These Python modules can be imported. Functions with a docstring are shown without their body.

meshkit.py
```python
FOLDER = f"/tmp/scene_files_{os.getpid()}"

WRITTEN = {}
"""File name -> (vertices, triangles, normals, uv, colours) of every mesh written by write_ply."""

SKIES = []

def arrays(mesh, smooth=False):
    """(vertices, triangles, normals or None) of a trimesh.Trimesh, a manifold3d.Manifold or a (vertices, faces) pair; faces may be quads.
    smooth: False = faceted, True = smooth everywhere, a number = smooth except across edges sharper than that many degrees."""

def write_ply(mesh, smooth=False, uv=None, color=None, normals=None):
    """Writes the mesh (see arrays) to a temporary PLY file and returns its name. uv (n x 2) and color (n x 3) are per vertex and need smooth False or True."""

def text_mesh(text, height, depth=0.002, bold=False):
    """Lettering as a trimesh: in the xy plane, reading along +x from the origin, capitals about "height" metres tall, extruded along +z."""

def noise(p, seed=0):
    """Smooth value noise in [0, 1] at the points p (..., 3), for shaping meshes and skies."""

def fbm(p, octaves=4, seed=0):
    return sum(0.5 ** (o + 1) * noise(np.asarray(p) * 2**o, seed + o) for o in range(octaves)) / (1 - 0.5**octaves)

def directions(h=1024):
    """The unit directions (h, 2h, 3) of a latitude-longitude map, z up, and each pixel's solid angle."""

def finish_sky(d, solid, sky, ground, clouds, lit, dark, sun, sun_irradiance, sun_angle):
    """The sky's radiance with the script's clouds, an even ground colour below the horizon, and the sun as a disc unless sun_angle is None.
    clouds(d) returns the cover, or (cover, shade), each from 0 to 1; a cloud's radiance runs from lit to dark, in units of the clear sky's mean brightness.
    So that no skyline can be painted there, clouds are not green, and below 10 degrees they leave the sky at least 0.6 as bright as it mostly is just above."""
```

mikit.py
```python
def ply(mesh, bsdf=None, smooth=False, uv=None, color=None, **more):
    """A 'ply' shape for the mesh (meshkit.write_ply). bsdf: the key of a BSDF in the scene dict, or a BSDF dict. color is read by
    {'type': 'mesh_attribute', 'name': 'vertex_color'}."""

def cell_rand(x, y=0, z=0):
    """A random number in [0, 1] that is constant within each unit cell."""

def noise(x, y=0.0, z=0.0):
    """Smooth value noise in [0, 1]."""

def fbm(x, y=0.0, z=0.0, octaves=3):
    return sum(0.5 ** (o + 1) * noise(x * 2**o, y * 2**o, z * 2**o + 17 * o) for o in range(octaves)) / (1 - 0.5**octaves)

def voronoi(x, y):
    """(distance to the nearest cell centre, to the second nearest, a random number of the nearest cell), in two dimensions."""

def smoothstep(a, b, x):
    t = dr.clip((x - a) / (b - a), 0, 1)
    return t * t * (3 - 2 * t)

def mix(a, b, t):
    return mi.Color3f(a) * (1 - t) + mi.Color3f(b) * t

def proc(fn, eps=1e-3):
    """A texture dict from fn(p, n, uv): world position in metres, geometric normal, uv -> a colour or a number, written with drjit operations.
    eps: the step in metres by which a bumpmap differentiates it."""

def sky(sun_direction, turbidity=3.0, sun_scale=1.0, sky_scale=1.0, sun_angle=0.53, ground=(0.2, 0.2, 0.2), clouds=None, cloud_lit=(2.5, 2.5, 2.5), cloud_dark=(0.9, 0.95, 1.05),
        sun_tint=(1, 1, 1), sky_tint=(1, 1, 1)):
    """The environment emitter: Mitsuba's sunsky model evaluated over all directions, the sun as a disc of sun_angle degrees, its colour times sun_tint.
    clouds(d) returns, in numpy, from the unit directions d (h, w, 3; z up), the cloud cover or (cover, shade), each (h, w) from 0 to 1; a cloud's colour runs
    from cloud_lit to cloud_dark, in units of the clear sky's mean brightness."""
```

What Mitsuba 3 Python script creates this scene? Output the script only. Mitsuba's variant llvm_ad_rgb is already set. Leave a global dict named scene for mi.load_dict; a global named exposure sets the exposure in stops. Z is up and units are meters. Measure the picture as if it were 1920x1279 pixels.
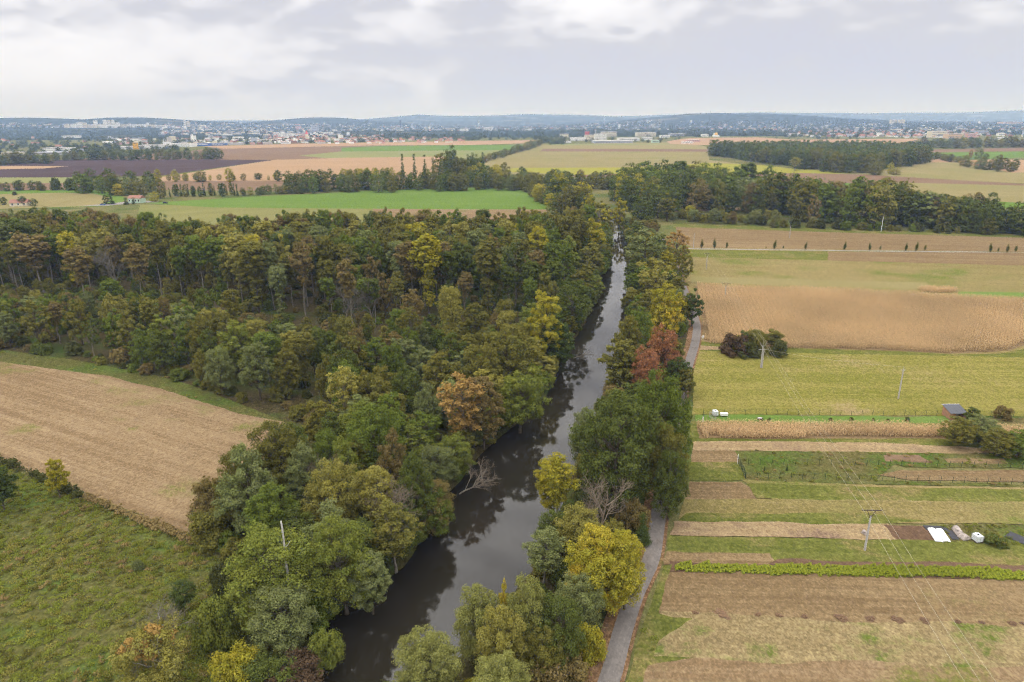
import math
import numpy as np
import trimesh
import shapely
from shapely.geometry import Polygon, Point, LineString
import drjit as dr
import mitsuba as mi
import mikit
import meshkit

T = mi.ScalarTransform4f
RNG = np.random.default_rng(20240)
scene, labels = {}, {}

# ------------------------------------------------------------------ camera, sky, exposure
H_CAM, PITCH, ROLL, FOCAL = 70.0, math.radians(17.9), 0.0055, 1280.0
FWD = np.array([0, math.cos(PITCH), -math.sin(PITCH)])
R0, U0 = np.array([1.0, 0, 0]), np.array([0, math.sin(PITCH), math.cos(PITCH)])
RIGHT = math.cos(ROLL) * R0 - math.sin(ROLL) * U0
UP = math.sin(ROLL) * R0 + math.cos(ROLL) * U0
EYE = np.array([0, 0, H_CAM])
scene['camera'] = {
    'type': 'perspective', 'fov': math.degrees(2 * math.atan(960 / FOCAL)), 'fov_axis': 'x', 'near_clip': 0.5, 'far_clip': 60000.0,
    'to_world': T().look_at(origin=EYE.tolist(), target=(EYE + FWD).tolist(), up=UP.tolist()),
    'medium': {'type': 'ref', 'id': 'air'}}
exposure = 2.2


def cloud_deck(d):
    """A broken overcast: long cloud banks seen edge-on towards the horizon, lighter gaps between them."""
    z = np.maximum(d[..., 2], 0.0) + 0.050
    x, y = d[..., 0] / z, d[..., 1] / z
    p = np.stack([x * 0.20 + 4.1, y * 0.20 + 0.6, 0 * x], -1)
    w = meshkit.fbm(p * 2.2, 3, seed=5)[..., None] - 0.5
    q = np.stack([d[..., 0] * 9 + 12.1, d[..., 1] * 9, d[..., 2] * 21], -1)
    w2 = meshkit.fbm(q * 1.3, 4, seed=15)[..., None] - 0.5
    big = meshkit.fbm(p * 0.8 + 1.1 * w + .5 * w2, 5, seed=21)
    mid = meshkit.fbm(q + 1.6 * w2, 5, seed=33)
    puff = meshkit.fbm(q * 3.1 + 2.2 * w2, 4, seed=8)
    bank = meshkit.fbm(np.stack([d[..., 0] * 1.7 + 2.35, d[..., 1] * 1.7, d[..., 2] * 8 + .4], -1), 2, seed=4)
    s = 0.28 * big + 0.40 * mid + 0.26 * puff + 0.36 * bank + 0.045 * np.tanh(2.2 * d[..., 0])
    shade = 1 / (1 + np.exp(-(s - 0.680) / 0.068))
    low = np.clip(1 - d[..., 2] / 0.045, 0, 1)
    shade = shade * (1 - 0.70 * low) + 0.10 * low
    bright = (2.30 - 1.50 * shade) * (1 + .26 * (puff - .5) + .22 * (mid - .5)) * (1 + 2.2 * np.maximum(d[..., 2], 0))  # an overcast sky grows brighter towards its zenith
    return np.ones_like(shade), np.clip((LIT - bright) / (LIT - DARK), 0, 1)


LIT, DARK = 7.3, 0.9
scene['sky'] = mikit.sky((-0.45, 0.25, 0.86), turbidity=3, sun_scale=0.06, sun_angle=25, sun_tint=(1.0, .93, .82), sky_scale=1.0, clouds=cloud_deck,
                         cloud_lit=(7.42, 7.30, 7.18), cloud_dark=(.84, .86, 1.06), ground=(0.12, 0.12, 0.08))

# the air: thin autumn haze that fades the hills
scene['air'] = {'type': 'homogeneous', 'albedo': {'type': 'rgb', 'value': [0.93, 0.955, 0.985]},
                'sigma_t': {'type': 'rgb', 'value': [4.4e-5, 6.3e-5, 1.08e-4]}}


def at(px, py, z=0.0):
    """The world point at height z along the line of sight of a pixel of the survey photograph (1920 x 1279)."""
    d = FWD + (px - 960) / FOCAL * RIGHT + (639.5 - py) / FOCAL * UP
    return EYE + d * ((z - H_CAM) / d[2])


def poly(pts, z=0.0):
    return [tuple(at(x, y, z)[:2]) for x, y in pts]


# ------------------------------------------------------------------ terrain
RIDGES = [  # distance, width, skyline samples (pixel x, pixel y)
    (7600, 1500, [(-700, 230), (-300, 226), (0, 222.5), (60, 221), (150, 223.5), (200, 224), (250, 220.5), (300, 222.5), (350, 226), (420, 229), (480, 236), (700, 240), (2600, 250)]),
    (9500, 1300, [(-500, 250), (380, 245), (470, 231), (520, 226), (600, 220), (640, 221.5), (690, 226), (740, 229), (820, 236), (1000, 240), (2600, 250)]),
    (15500, 2200, [(-900, 226), (480, 226), (640, 226), (700, 223), (745, 219), (790, 215), (830, 217.5), (900, 218), (1000, 214), (1060, 215), (1130, 217.5), (1190, 221), (1260, 224), (1500, 230), (2800, 235)]),
    (9000, 1300, [(-500, 250), (980, 240), (1130, 230), (1180, 224), (1240, 219), (1290, 213), (1350, 211.5), (1420, 212.5), (1480, 216), (1560, 222), (1700, 228), (2600, 235)]),
    (17500, 2200, [(-900, 240), (1000, 222), (1200, 217), (1300, 214), (1420, 211), (1480, 211.5), (1600, 212.5), (1700, 211), (1800, 212), (1860, 209), (1920, 206.5), (2100, 206), (2600, 212), (3200, 214)]),
    (5200, 900, [(-900, 240), (-300, 243), (0, 246), (80, 249), (150, 252), (230, 262), (300, 275), (500, 280), (2600, 280)]),
]
RIDGE_XH = []
for D_, W_, prof_ in RIDGES:
    xs_, hs_ = [], []
    for px_, py_ in prof_:
        d_ = FWD + (px_ - 960) / FOCAL * RIGHT + (639.5 - py_) / FOCAL * UP
        xs_.append(d_[0] * D_ / d_[1]); hs_.append(max(0.0, H_CAM + d_[2] * D_ / d_[1]))
    RIDGE_XH.append((D_, W_, np.array(xs_), np.array(hs_)))


def terrain(x, y):
    x, y = np.asarray(x, float), np.asarray(y, float)
    out = np.zeros(np.broadcast(x, y).shape)
    for D_, W_, xs_, hs_ in RIDGE_XH:
        t = (y - D_) / W_
        t = np.where(t < 0, t * 0.75, t * 0.9)
        out = np.maximum(out, np.interp(x, xs_, hs_) * np.exp(-t * t) ** 1.0)
    n = meshkit.fbm(np.stack([x / 900, y / 900, 0 * (x + y)], -1), 4, seed=3)
    out = out * (0.93 + 0.14 * n)
    return out * np.clip((y - 3100) / 900, 0, 1)


def at_t(px, py):
    """Where a line of sight meets the hilly country."""
    d = FWD + (px - 960) / FOCAL * RIGHT + (639.5 - py) / FOCAL * UP
    t = np.geomspace(700, 24000, 240)
    p = EYE + d * t[:, None]
    below = np.nonzero(p[:, 2] < terrain(p[:, 0], p[:, 1]))[0]
    if not len(below):
        return None
    a, b = t[max(below[0] - 1, 0)], t[below[0]]
    for _ in range(14):
        m = (a + b) / 2
        q = EYE + d * m
        a, b = (a, m) if q[2] < terrain(q[0], q[1]) else (m, b)
    q = EYE + d * b
    return np.array([q[0], q[1], float(terrain(q[0], q[1]))])


# ------------------------------------------------------------------ materials
def gather(table, i):
    return dr.gather(mi.Float, mi.Float(table), i)


def gather3(table, i):
    t = np.asarray(table, np.float32)
    return mi.Color3f(*[gather(np.ascontiguousarray(t[:, k]), i) for k in range(3)])


# ground kinds: three colours, row streak frequency and weight, fine weight, patch size and threshold
G = {}
_g = []


def gk(name, c0, c1, c2, rowf=1.0, roww=0.5, finew=0.5, patch=20.0, th=0.6, soft=0.12):
    G[name] = len(_g)
    _g.append((c0, c1, c2, rowf, roww, finew, patch, th, soft))


gk('stubble', (.212, .144, .078), (.318, .230, .134), (.165, .160, .045), .50, .85, .50, 13, .67, .10)
gk('soil', (.182, .124, .064), (.275, .198, .106), (.165, .145, .050), .7, .85, .50, 16, .80, .10)
gk('dark_plough', (.070, .048, .046), (.100, .070, .066), (.11, .08, .06), .25, .5, .4, 60, .80, .2)
gk('ochre', (.350, .228, .130), (.405, .275, .165), (.30, .22, .12), .12, .5, .3, 80, .75, .2)
gk('brown', (.190, .124, .078), (.242, .164, .106), (.20, .15, .08), .15, .5, .4, 60, .75, .2)
gk('green_crop', (.115, .188, .036), (.155, .226, .052), (.16, .22, .06), .25, .45, .5, 50, .70, .2)
gk('pale_green', (.215, .225, .085), (.260, .250, .105), (.15, .22, .06), .12, .5, .3, 70, .70, .2)
gk('olive', (.235, .205, .085), (.300, .245, .120), (.19, .20, .06), .10, .6, .35, 70, .66, .2)
gk('olive_green', (.190, .188, .066), (.255, .232, .092), (.150, .185, .045), .12, .6, .35, 60, .60, .2)
gk('yellow_green', (.270, .265, .045), (.310, .280, .060), (.22, .24, .05), .15, .4, .3, 50, .70, .2)
gk('dry_meadow', (.165, .165, .032), (.285, .240, .075), (.330, .245, .130), .40, .5, .55, 17, .68, .14)
gk('mown', (.200, .165, .060), (.300, .235, .110), (.130, .160, .030), .50, .6, .55, 16, .60, .16)
gk('lush', (.105, .118, .026), (.180, .182, .048), (.240, .185, .080), .7, .45, .6, 6, .62, .16)
gk('pale_dirt', (.270, .192, .105), (.395, .298, .168), (.200, .135, .095), .35, .55, .55, 9, .62, .12)
gk('weedy', (.105, .100, .030), (.185, .150, .070), (.075, .120, .020), .6, .25, .75, 9, .52, .16)
gk('rough_grass', (.088, .092, .026), (.150, .135, .050), (.085, .125, .026), .3, .12, .8, 8, .58, .15)
gk('country', (.150, .150, .055), (.215, .180, .080), (.080, .120, .030), .3, .3, .6, 30, .55, .15)
gk('forest_floor', (.060, .055, .022), (.110, .082, .045), (.060, .095, .020), .5, .1, .9, 12, .58, .15)
gk('asphalt', (.200, .180, .166), (.240, .217, .200), (.165, .140, .120), 2.2, .8, .3, 5, .66, .12)
gk('litter', (.180, .105, .055), (.270, .170, .095), (.10, .11, .03), .7, .1, .9, 3, .66, .15)
gk('concrete_road', (.29, .27, .245), (.34, .315, .29), (.35, .3, .27), 1, .2, .4, 10, .9, .1)
gk('dry_bands', (.232, .176, .088), (.370, .290, .152), (.115, .145, .030), .22, .65, .60, 5, .56, .12)
gk('bed_soil', (.120, .075, .048), (.180, .115, .072), (.10, .10, .03), .9, .6, .5, 5, .8, .1)
gk('far_hill', (.022, .034, .014), (.036, .046, .020), (.150, .125, .060), .01, .2, .5, 420, .66, .06)
_G0, _G1, _G2 = ([r[k] for r in _g] for k in range(3))
_GP = np.array([r[3:] for r in _g], np.float32)
U_SPAN = 8192.0


def ground_color(p, n, uv):
    k = mi.UInt32(dr.clip(dr.floor(uv.x / U_SPAN), 0, len(_g) - 1))
    u, v = uv.x - (mi.Float(k) + .5) * U_SPAN, uv.y
    rowf, roww, finew, patch, th, soft = (gather(np.ascontiguousarray(_GP[:, j]), k) for j in range(6))
    streak = 0.40 * mikit.noise(u * .012 * rowf, v * rowf, 3.) + 0.28 * mikit.noise(u * .05 * rowf, v * rowf * 2.7, 9.) + .32 * mikit.noise(u * .09, v * 2.6, 2.)
    fine = .55 * mikit.fbm(p.x * 1.1, p.y * 1.1, 2., 4) + .45 * mikit.noise(p.x * 3.4, p.y * 2.6, 6.)
    grit = mikit.noise(p.x * 4.6, p.y * 3.4, 8.)
    blot = mikit.fbm(p.x / patch, p.y / patch * 1.3, 5., 4)
    wide = mikit.noise(p.x * .021, p.y * .021, 4.)
    m = dr.clip(.5 + (streak - .5) * 1.9 * roww + (fine - .5) * 2.3 * finew + (wide - .5) * .4 + (blot - .5) * .5, 0, 1)
    col = gather3(_G0, k) * (1 - m) + gather3(_G1, k) * m
    pa = mikit.smoothstep(th - soft, th + soft, blot * .72 + streak * .16 + fine * .12)
    pa = pa * (.45 + .55 * mikit.smoothstep(.3, .6, fine))
    col = col * (1 - pa) + gather3(_G2, k) * pa
    return col * (1 + finew * (.45 * mikit.noise(p.x * 2.3, p.y * 2.0, 7.) + .75 * grit * grit + .4 * mikit.noise(p.x * 9.1, p.y * 7.1, 5.) - .68))


scene['mat_ground'] = {'type': 'twosided', 'bsdf': {'type': 'diffuse', 'reflectance': mikit.proc(ground_color)}}

# foliage kinds: two leaf colours and a clump tint
L = {}
_l = []


def lk(name, c0, c1, c2):
    L[name] = len(_l)
    _l.append((c0, c1, c2))


lk('deep_green', (.036, .055, .018), (.080, .100, .030), (.062, .080, .022))
lk('mid_green', (.052, .086, .018), (.112, .145, .034), (.090, .120, .024))
lk('light_green', (.072, .102, .022), (.150, .172, .044), (.135, .150, .032))
lk('yellow_green', (.135, .145, .020), (.285, .260, .038), (.255, .220, .026))
lk('yellow', (.150, .148, .026), (.360, .310, .050), (.330, .255, .036))
lk('rust', (.135, .068, .042), (.250, .120, .074), (.185, .095, .052))
lk('dull_brown', (.098, .074, .036), (.175, .130, .070), (.120, .100, .040))
lk('olive', (.066, .070, .020), (.140, .135, .042), (.110, .100, .026))
lk('grey_green', (.075, .095, .045), (.160, .180, .090), (.120, .150, .060))
lk('dark_conifer', (.022, .042, .018), (.050, .075, .030), (.040, .060, .020))
lk('golden', (.150, .105, .040), (.270, .185, .080), (.210, .140, .045))
lk('burgundy', (.042, .030, .022), (.082, .058, .042), (.056, .040, .026))
lk('pale_olive', (.120, .120, .034), (.230, .215, .075), (.200, .185, .045))
lk('corn', (.190, .140, .092), (.420, .330, .222), (.318, .240, .155))
lk('cabbage', (.068, .098, .014), (.200, .222, .032), (.135, .160, .022))
lk('grass', (.120, .145, .030), (.200, .212, .050), (.150, .195, .032))
lk('dead_weed', (.130, .098, .052), (.215, .165, .092), (.150, .125, .055))
lk('willow', (.105, .120, .040), (.215, .220, .090), (.170, .185, .060))
lk('gold_leaf', (.190, .155, .022), (.400, .300, .040), (.340, .235, .028))
lk('prunings', (.115, .076, .058), (.215, .150, .115), (.165, .115, .085))
lk('far_green', (.030, .042, .020), (.046, .060, .026), (.040, .050, .022))
lk('dark_scrub', (.026, .034, .016), (.062, .066, .030), (.040, .045, .020))
_L0, _L1, _L2 = ([r[k] for r in _l] for k in range(3))
_LB = [0.0 if n_ in ('yellow', 'gold_leaf', 'golden', 'corn', 'rust', 'burgundy', 'prunings', 'dead_weed', 'cabbage') else .20 for n_ in L]


def leaf_color(p, n, uv):
    k = mi.UInt32(dr.clip(dr.floor(uv.x), 0, len(_l) - 1))
    r = uv.x - mi.Float(k)
    tree = mikit.noise(p.x * .085, p.y * .085, 11.)
    col = gather3(_L0, k) * (1 - r) + gather3(_L1, k) * r
    t = mikit.smoothstep(.35, .95, uv.y * .75 + tree * .4)
    col = col * (1 - .7 * t) + gather3(_L2, k) * (.7 * t)
    own = gather(_LB, k)
    col = col * (1 - own) + mi.Color3f(.085, .093, .026) * own
    return col * (.86 + .30 * mikit.noise(p.x * .062 + 9., p.y * .062, 3.)) * LEAF_GAIN * mi.Color3f(1.08, 1.02, .84)


LEAF_GAIN = 1.60
scene['mat_leaf'] = {'type': 'principledthin', 'base_color': mikit.proc(leaf_color), 'roughness': 0.75, 'diff_trans': 0.3, 'spec_trans': 0.0, 'eta': 1.3}

# painted, built and woody things
M = {}
_m = []


def mk(name, c, var=.25):
    M[name] = len(_m)
    _m.append((c, var))


for n_, c_, v_ in [
        ('bark', (.110, .090, .068), .6), ('pale_bark', (.215, .190, .150), .6), ('birch', (.62, .60, .56), .5), ('dry_twig', (.260, .205, .155), .4), ('grey_twig', (.185, .165, .135), .4),
        ('concrete', (.47, .45, .43), .25), ('steel', (.10, .075, .06), .5), ('wire', (.46, .42, .32), .1), ('white', (.80, .80, .78), .12), ('cream', (.66, .60, .46), .15),
        ('roof_red', (.30, .145, .10), .3), ('roof_grey', (.105, .110, .125), .25), ('brick', (.40, .215, .14), .3), ('fence_green', (.020, .050, .026), .3), ('black', (.022, .022, .026), .3),
        ('fleece', (.78, .79, .80), .18), ('tarp', (.050, .050, .058), .35), ('wrap', (.40, .345, .31), .7), ('tank', (.70, .76, .78), .12), ('mint', (.46, .60, .47), .15),
        ('glass', (.035, .04, .05), .3), ('pink', (.56, .34, .28), .25), ('grey_block', (.40, .42, .47), .2), ('yellow_sign', (.75, .42, .03), .1), ('blue', (.07, .14, .36), .2),
        ('red_sign', (.62, .10, .08), .2), ('gold', (.62, .40, .10), .2), ('dark_blue_paint', (.02, .025, .035), .2), ('peach', (.62, .44, .28), .2), ('stone', (.30, .28, .26), .4), ('rubber', (.02, .02, .02), .2),
        ('litter', (.20, .13, .085), .5)]:
    mk(n_, c_, v_)


def misc_color(p, n, uv):
    k = mi.UInt32(dr.clip(dr.floor(uv.x), 0, len(_m) - 1))
    c = gather3([r[0] for r in _m], k)
    var = gather([r[1] for r in _m], k)
    f = mikit.fbm(p.x * 2.3, p.y * 2.3, p.z * 2.3, 4) + .5 * (mikit.noise(p.x * 9., p.y * 9., p.z * 1.5) - .5)
    return c * (1 + var * (f - .5) * 2)


scene['mat_misc'] = {'type': 'twosided', 'bsdf': {'type': 'principled', 'base_color': mikit.proc(misc_color), 'roughness': .65, 'specular': .35}}


def ripple(p, n, uv):
    return .0022 * mikit.fbm(p.x * 1.1, p.y * .7, 0., 3)


def water_color(p, n, uv):
    return mikit.mix((.020, .017, .012), (.026, .022, .015), mikit.noise(p.x * .05, p.y * .05))


scene['mat_water'] = {'type': 'bumpmap', 'arbitrary': mikit.proc(ripple, eps=.05), 'scale': 1.0,
                      'bsdf': {'type': 'principled', 'base_color': mikit.proc(water_color), 'roughness': .045, 'specular': .8}}


# ------------------------------------------------------------------ mesh helpers
def cat(parts):
    vs, fs, o = [], [], 0
    for v, f in parts:
        vs.append(np.asarray(v, float)); fs.append(np.asarray(f, int) + o); o += len(v)
    return np.vstack(vs), np.vstack(fs)


def tubes(lines, sides=5):
    """Many tapered tubes: lines = [(points n x 3, radii n)], one mesh."""
    out = []
    for p, r in lines:
        p, r = np.asarray(p, float), np.broadcast_to(np.asarray(r, float), (len(p),))
        t = np.gradient(p, axis=0)
        t /= np.linalg.norm(t, axis=1, keepdims=True) + 1e-12
        ref = np.array([0, 0, 1.0]) if abs(t[:, 2]).max() < .9 else np.array([1.0, .13, 0])
        a = np.cross(t, ref); a /= np.linalg.norm(a, axis=1, keepdims=True) + 1e-12
        b = np.cross(t, a)
        g = np.arange(sides) * 2 * np.pi / sides
        v = p[:, None] + r[:, None, None] * (np.cos(g)[None, :, None] * a[:, None] + np.sin(g)[None, :, None] * b[:, None])
        i, j = np.meshgrid(np.arange(len(p) - 1), np.arange(sides), indexing='ij')
        q = np.stack([i * sides + j, i * sides + (j + 1) % sides, (i + 1) * sides + (j + 1) % sides, (i + 1) * sides + j], -1).reshape(-1, 4)
        f = np.vstack([q[:, [0, 1, 2]], q[:, [0, 2, 3]]])
        k = np.arange(1, sides - 1)
        f = np.vstack([f, np.stack([0 * k, k + 1, k], 1), (len(p) - 1) * sides + np.stack([0 * k, k, k + 1], 1)])
        out.append((v.reshape(-1, 3), f))
    return cat(out)


def box(cx, cy, cz, sx, sy, sz, rz=0.0):
    """A box with its underside at cz."""
    m = trimesh.creation.box((sx, sy, sz))
    v = np.array(m.vertices) + [0, 0, sz / 2]
    c, s = math.cos(rz), math.sin(rz)
    v = np.stack([v[:, 0] * c - v[:, 1] * s + cx, v[:, 0] * s + v[:, 1] * c + cy, v[:, 2] + cz], 1)
    return v, np.array(m.faces)


def bevel_box(sx, sy, sz, r=.05):
    """A rounded box standing on z = 0."""
    import manifold3d
    r = min(r, sx * .45, sy * .45, sz * .45)
    s = manifold3d.Manifold.sphere(r, 10)
    hull = manifold3d.Manifold.batch_hull([s.translate((x, y, z)) for x in (-sx / 2 + r, sx / 2 - r) for y in (-sy / 2 + r, sy / 2 - r) for z in (r, sz - r)])
    m = hull.to_mesh()
    return np.array(m.vert_properties[:, :3]), np.array(m.tri_verts)


def moved(m, x=0, y=0, z=0, rz=0.0):
    v, f = m
    c, s = math.cos(rz), math.sin(rz)
    v = np.asarray(v)
    return np.stack([v[:, 0] * c - v[:, 1] * s + x, v[:, 0] * s + v[:, 1] * c + y, v[:, 2] + z], 1), f


def gable(sx, sy, h, over=.4):
    """A gabled roof over a footprint, ridge along x, underside at z = 0."""
    a, b = sx / 2 + over, sy / 2 + over
    v = np.array([[-a, -b, 0], [a, -b, 0], [a, b, 0], [-a, b, 0], [-a, 0, h], [a, 0, h]], float)
    f = np.array([[0, 1, 5], [0, 5, 4], [2, 3, 4], [2, 4, 5], [3, 0, 4], [1, 2, 5], [0, 3, 2], [0, 2, 1]])
    return v, f


COUNT = {}


def key_of(name):
    n = COUNT.get(name, 0)
    COUNT[name] = n + 1
    return name if n == 0 else f'{name}_{n:03d}'


def note(key, label=None, category=None, group=None, kind=None):
    labels[key] = {k: v for k, v in (('label', label), ('category', category), ('group', group), ('kind', kind)) if v}


def misc(mesh, color, smooth=False):
    """A shape of painted or woody material."""
    v, f = mesh[0], mesh[1]
    v, f, n = meshkit.arrays((v, f), smooth)
    uv = np.tile([M[color] + .5, .5], (len(v), 1))
    return mikit.ply((v, f), 'mat_misc', smooth=bool(smooth) and smooth is True, uv=uv)


def group_of(name, entries):
    scene[name] = {'type': 'shapegroup', **entries}


def put(key, group, x, y, z=0.0, rz=0.0, s=(1, 1, 1)):
    scene[key] = {'type': 'instance', 'shapegroup': {'type': 'ref', 'id': group},
                  'to_world': T().translate([float(x), float(y), float(z)]).rotate([0, 0, 1], math.degrees(rz)).scale([float(s[0]), float(s[1]), float(s[2])])}


# ------------------------------------------------------------------ the setting: ground, fields, river, path
RIVER_L = [(380, 1500), (470, 1380), (560, 1279), (600, 1205), (650, 1150), (700, 1112), (752, 1062), (790, 1010), (828, 950), (862, 900), (915, 845), (975, 790), (1035, 730), (1055, 680), (1070, 650), (1098, 610), (1115, 570), (1128, 530), (1138, 490), (1142, 455), (1140, 432), (1128, 414), (1110, 400)]
RIVER_R = [(600, 1500), (730, 1330), (860, 1235), (940, 1150), (990, 1080), (1018, 1010), (1050, 940), (1078, 880), (1100, 825), (1120, 775), (1140, 715), (1153, 660), (1168, 610), (1178, 560), (1184, 515), (1182, 478), (1176, 450), (1168, 430), (1150, 410), (1130, 399)]
WATER_Z, RIVER_TOP = -1.3, 0.0


def smooth_line(p, n=6):
    from scipy.interpolate import CubicSpline
    p = np.asarray(p, float)
    s = np.concatenate([[0], np.cumsum(np.linalg.norm(np.diff(p, axis=0), axis=1))])
    k = np.linspace(0, s[-1], n * len(p))
    from scipy.interpolate import PchipInterpolator
    return np.stack([PchipInterpolator(s, p[:, j])(k) for j in (0, 1)], 1)


wl, wr = smooth_line(poly(RIVER_L, WATER_Z)), smooth_line(poly(RIVER_R, WATER_Z))


def wobble(p, amp, seed):
    p = np.asarray(p)
    t = np.gradient(p, axis=0); t /= np.linalg.norm(t, axis=1, keepdims=True)
    n = np.stack([-t[:, 1], t[:, 0]], 1)
    k = (meshkit.fbm(np.stack([p[:, 0] / 9, p[:, 1] / 9, 0 * p[:, 0]], -1), 3, seed=seed) - .5) * 2 * amp
    return p + n * k[:, None], n


wl, nl = wobble(wl, 1.6, 1)
wr, nr = wobble(wr, 1.4, 2)
left_top, right_top = wl + nl * 1.9, wr - nr * 1.7
left_low, right_low = wl - nl * 1.3, wr + nr * 1.3
RIVER = Polygon(np.vstack([left_top, right_top[::-1]])).buffer(0)
WATER = Polygon(np.vstack([wl - nl * -.6, (wr - nr * .6)[::-1]])).buffer(0)


def flat_mesh(shape, z):
    vs, fs, o = [], [], 0
    for g in getattr(shape, 'geoms', [shape]):
        if g.geom_type != 'Polygon' or g.area < 1e-3:
            continue
        v, f = trimesh.creation.triangulate_polygon(g, engine='earcut')
        f = np.asarray(f)
        e = np.cross(np.c_[v[f[:, 1]] - v[f[:, 0]]], np.c_[v[f[:, 2]] - v[f[:, 0]]])
        f = np.where(e[:, None] < 0, f[:, ::-1], f)
        vs.append(np.c_[v, np.full(len(v), z)]); fs.append(f + o); o += len(v)
    return np.vstack(vs), np.vstack(fs)


def ground_ply(mesh, kind, direction=0.0, origin=(0, 0)):
    v, f = mesh
    c, s = math.cos(direction), math.sin(direction)
    x, y = v[:, 0] - origin[0], v[:, 1] - origin[1]
    u = np.clip(x * c + y * s, -4000, 4000)
    uv = np.stack([(G[kind] + .5) * U_SPAN + u, -x * s + y * c], 1)
    return mikit.ply((v, f), 'mat_ground', uv=uv)


near = Polygon([(-2600, -300), (2600, -300), (2600, 3100), (-2600, 3100)]).difference(RIVER)
gx = np.concatenate([np.linspace(-26000, -9000, 24)[:-1], np.linspace(-9000, 9000, 200), np.linspace(9000, 26000, 24)[1:]])
gy = np.concatenate([np.linspace(3100, 12000, 170)[:-1], np.linspace(12000, 25000, 90)])
GX, GY = np.meshgrid(gx, gy, indexing='ij')
GZ = terrain(GX, GY)
nx_, ny_ = GX.shape
ii, jj = np.meshgrid(np.arange(nx_ - 1), np.arange(ny_ - 1), indexing='ij')
quad = np.stack([ii * ny_ + jj, (ii + 1) * ny_ + jj, (ii + 1) * ny_ + jj + 1, ii * ny_ + jj + 1], -1).reshape(-1, 4)
far_mesh = (np.stack([GX, GY, GZ], -1).reshape(-1, 3), np.vstack([quad[:, [0, 1, 2]], quad[:, [0, 2, 3]]]))
side = [flat_mesh(Polygon([(-26000, -300), (-2600, -300), (-2600, 3100), (-26000, 3100)]), 0), flat_mesh(Polygon([(2600, -300), (26000, -300), (26000, 3100), (2600, 3100)]), 0)]
scene['ground'] = ground_ply(cat([flat_mesh(near, 0.0)] + side), 'country')
scene['hills'] = ground_ply(far_mesh, 'far_hill')
note('ground', kind='structure'); note('hills', 'wooded hills and far country fading blue under the cloud', kind='structure')
scene['river'] = mikit.ply(flat_mesh(WATER.buffer(2.5).intersection(RIVER.buffer(-.25)), WATER_Z), 'mat_water')
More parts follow.
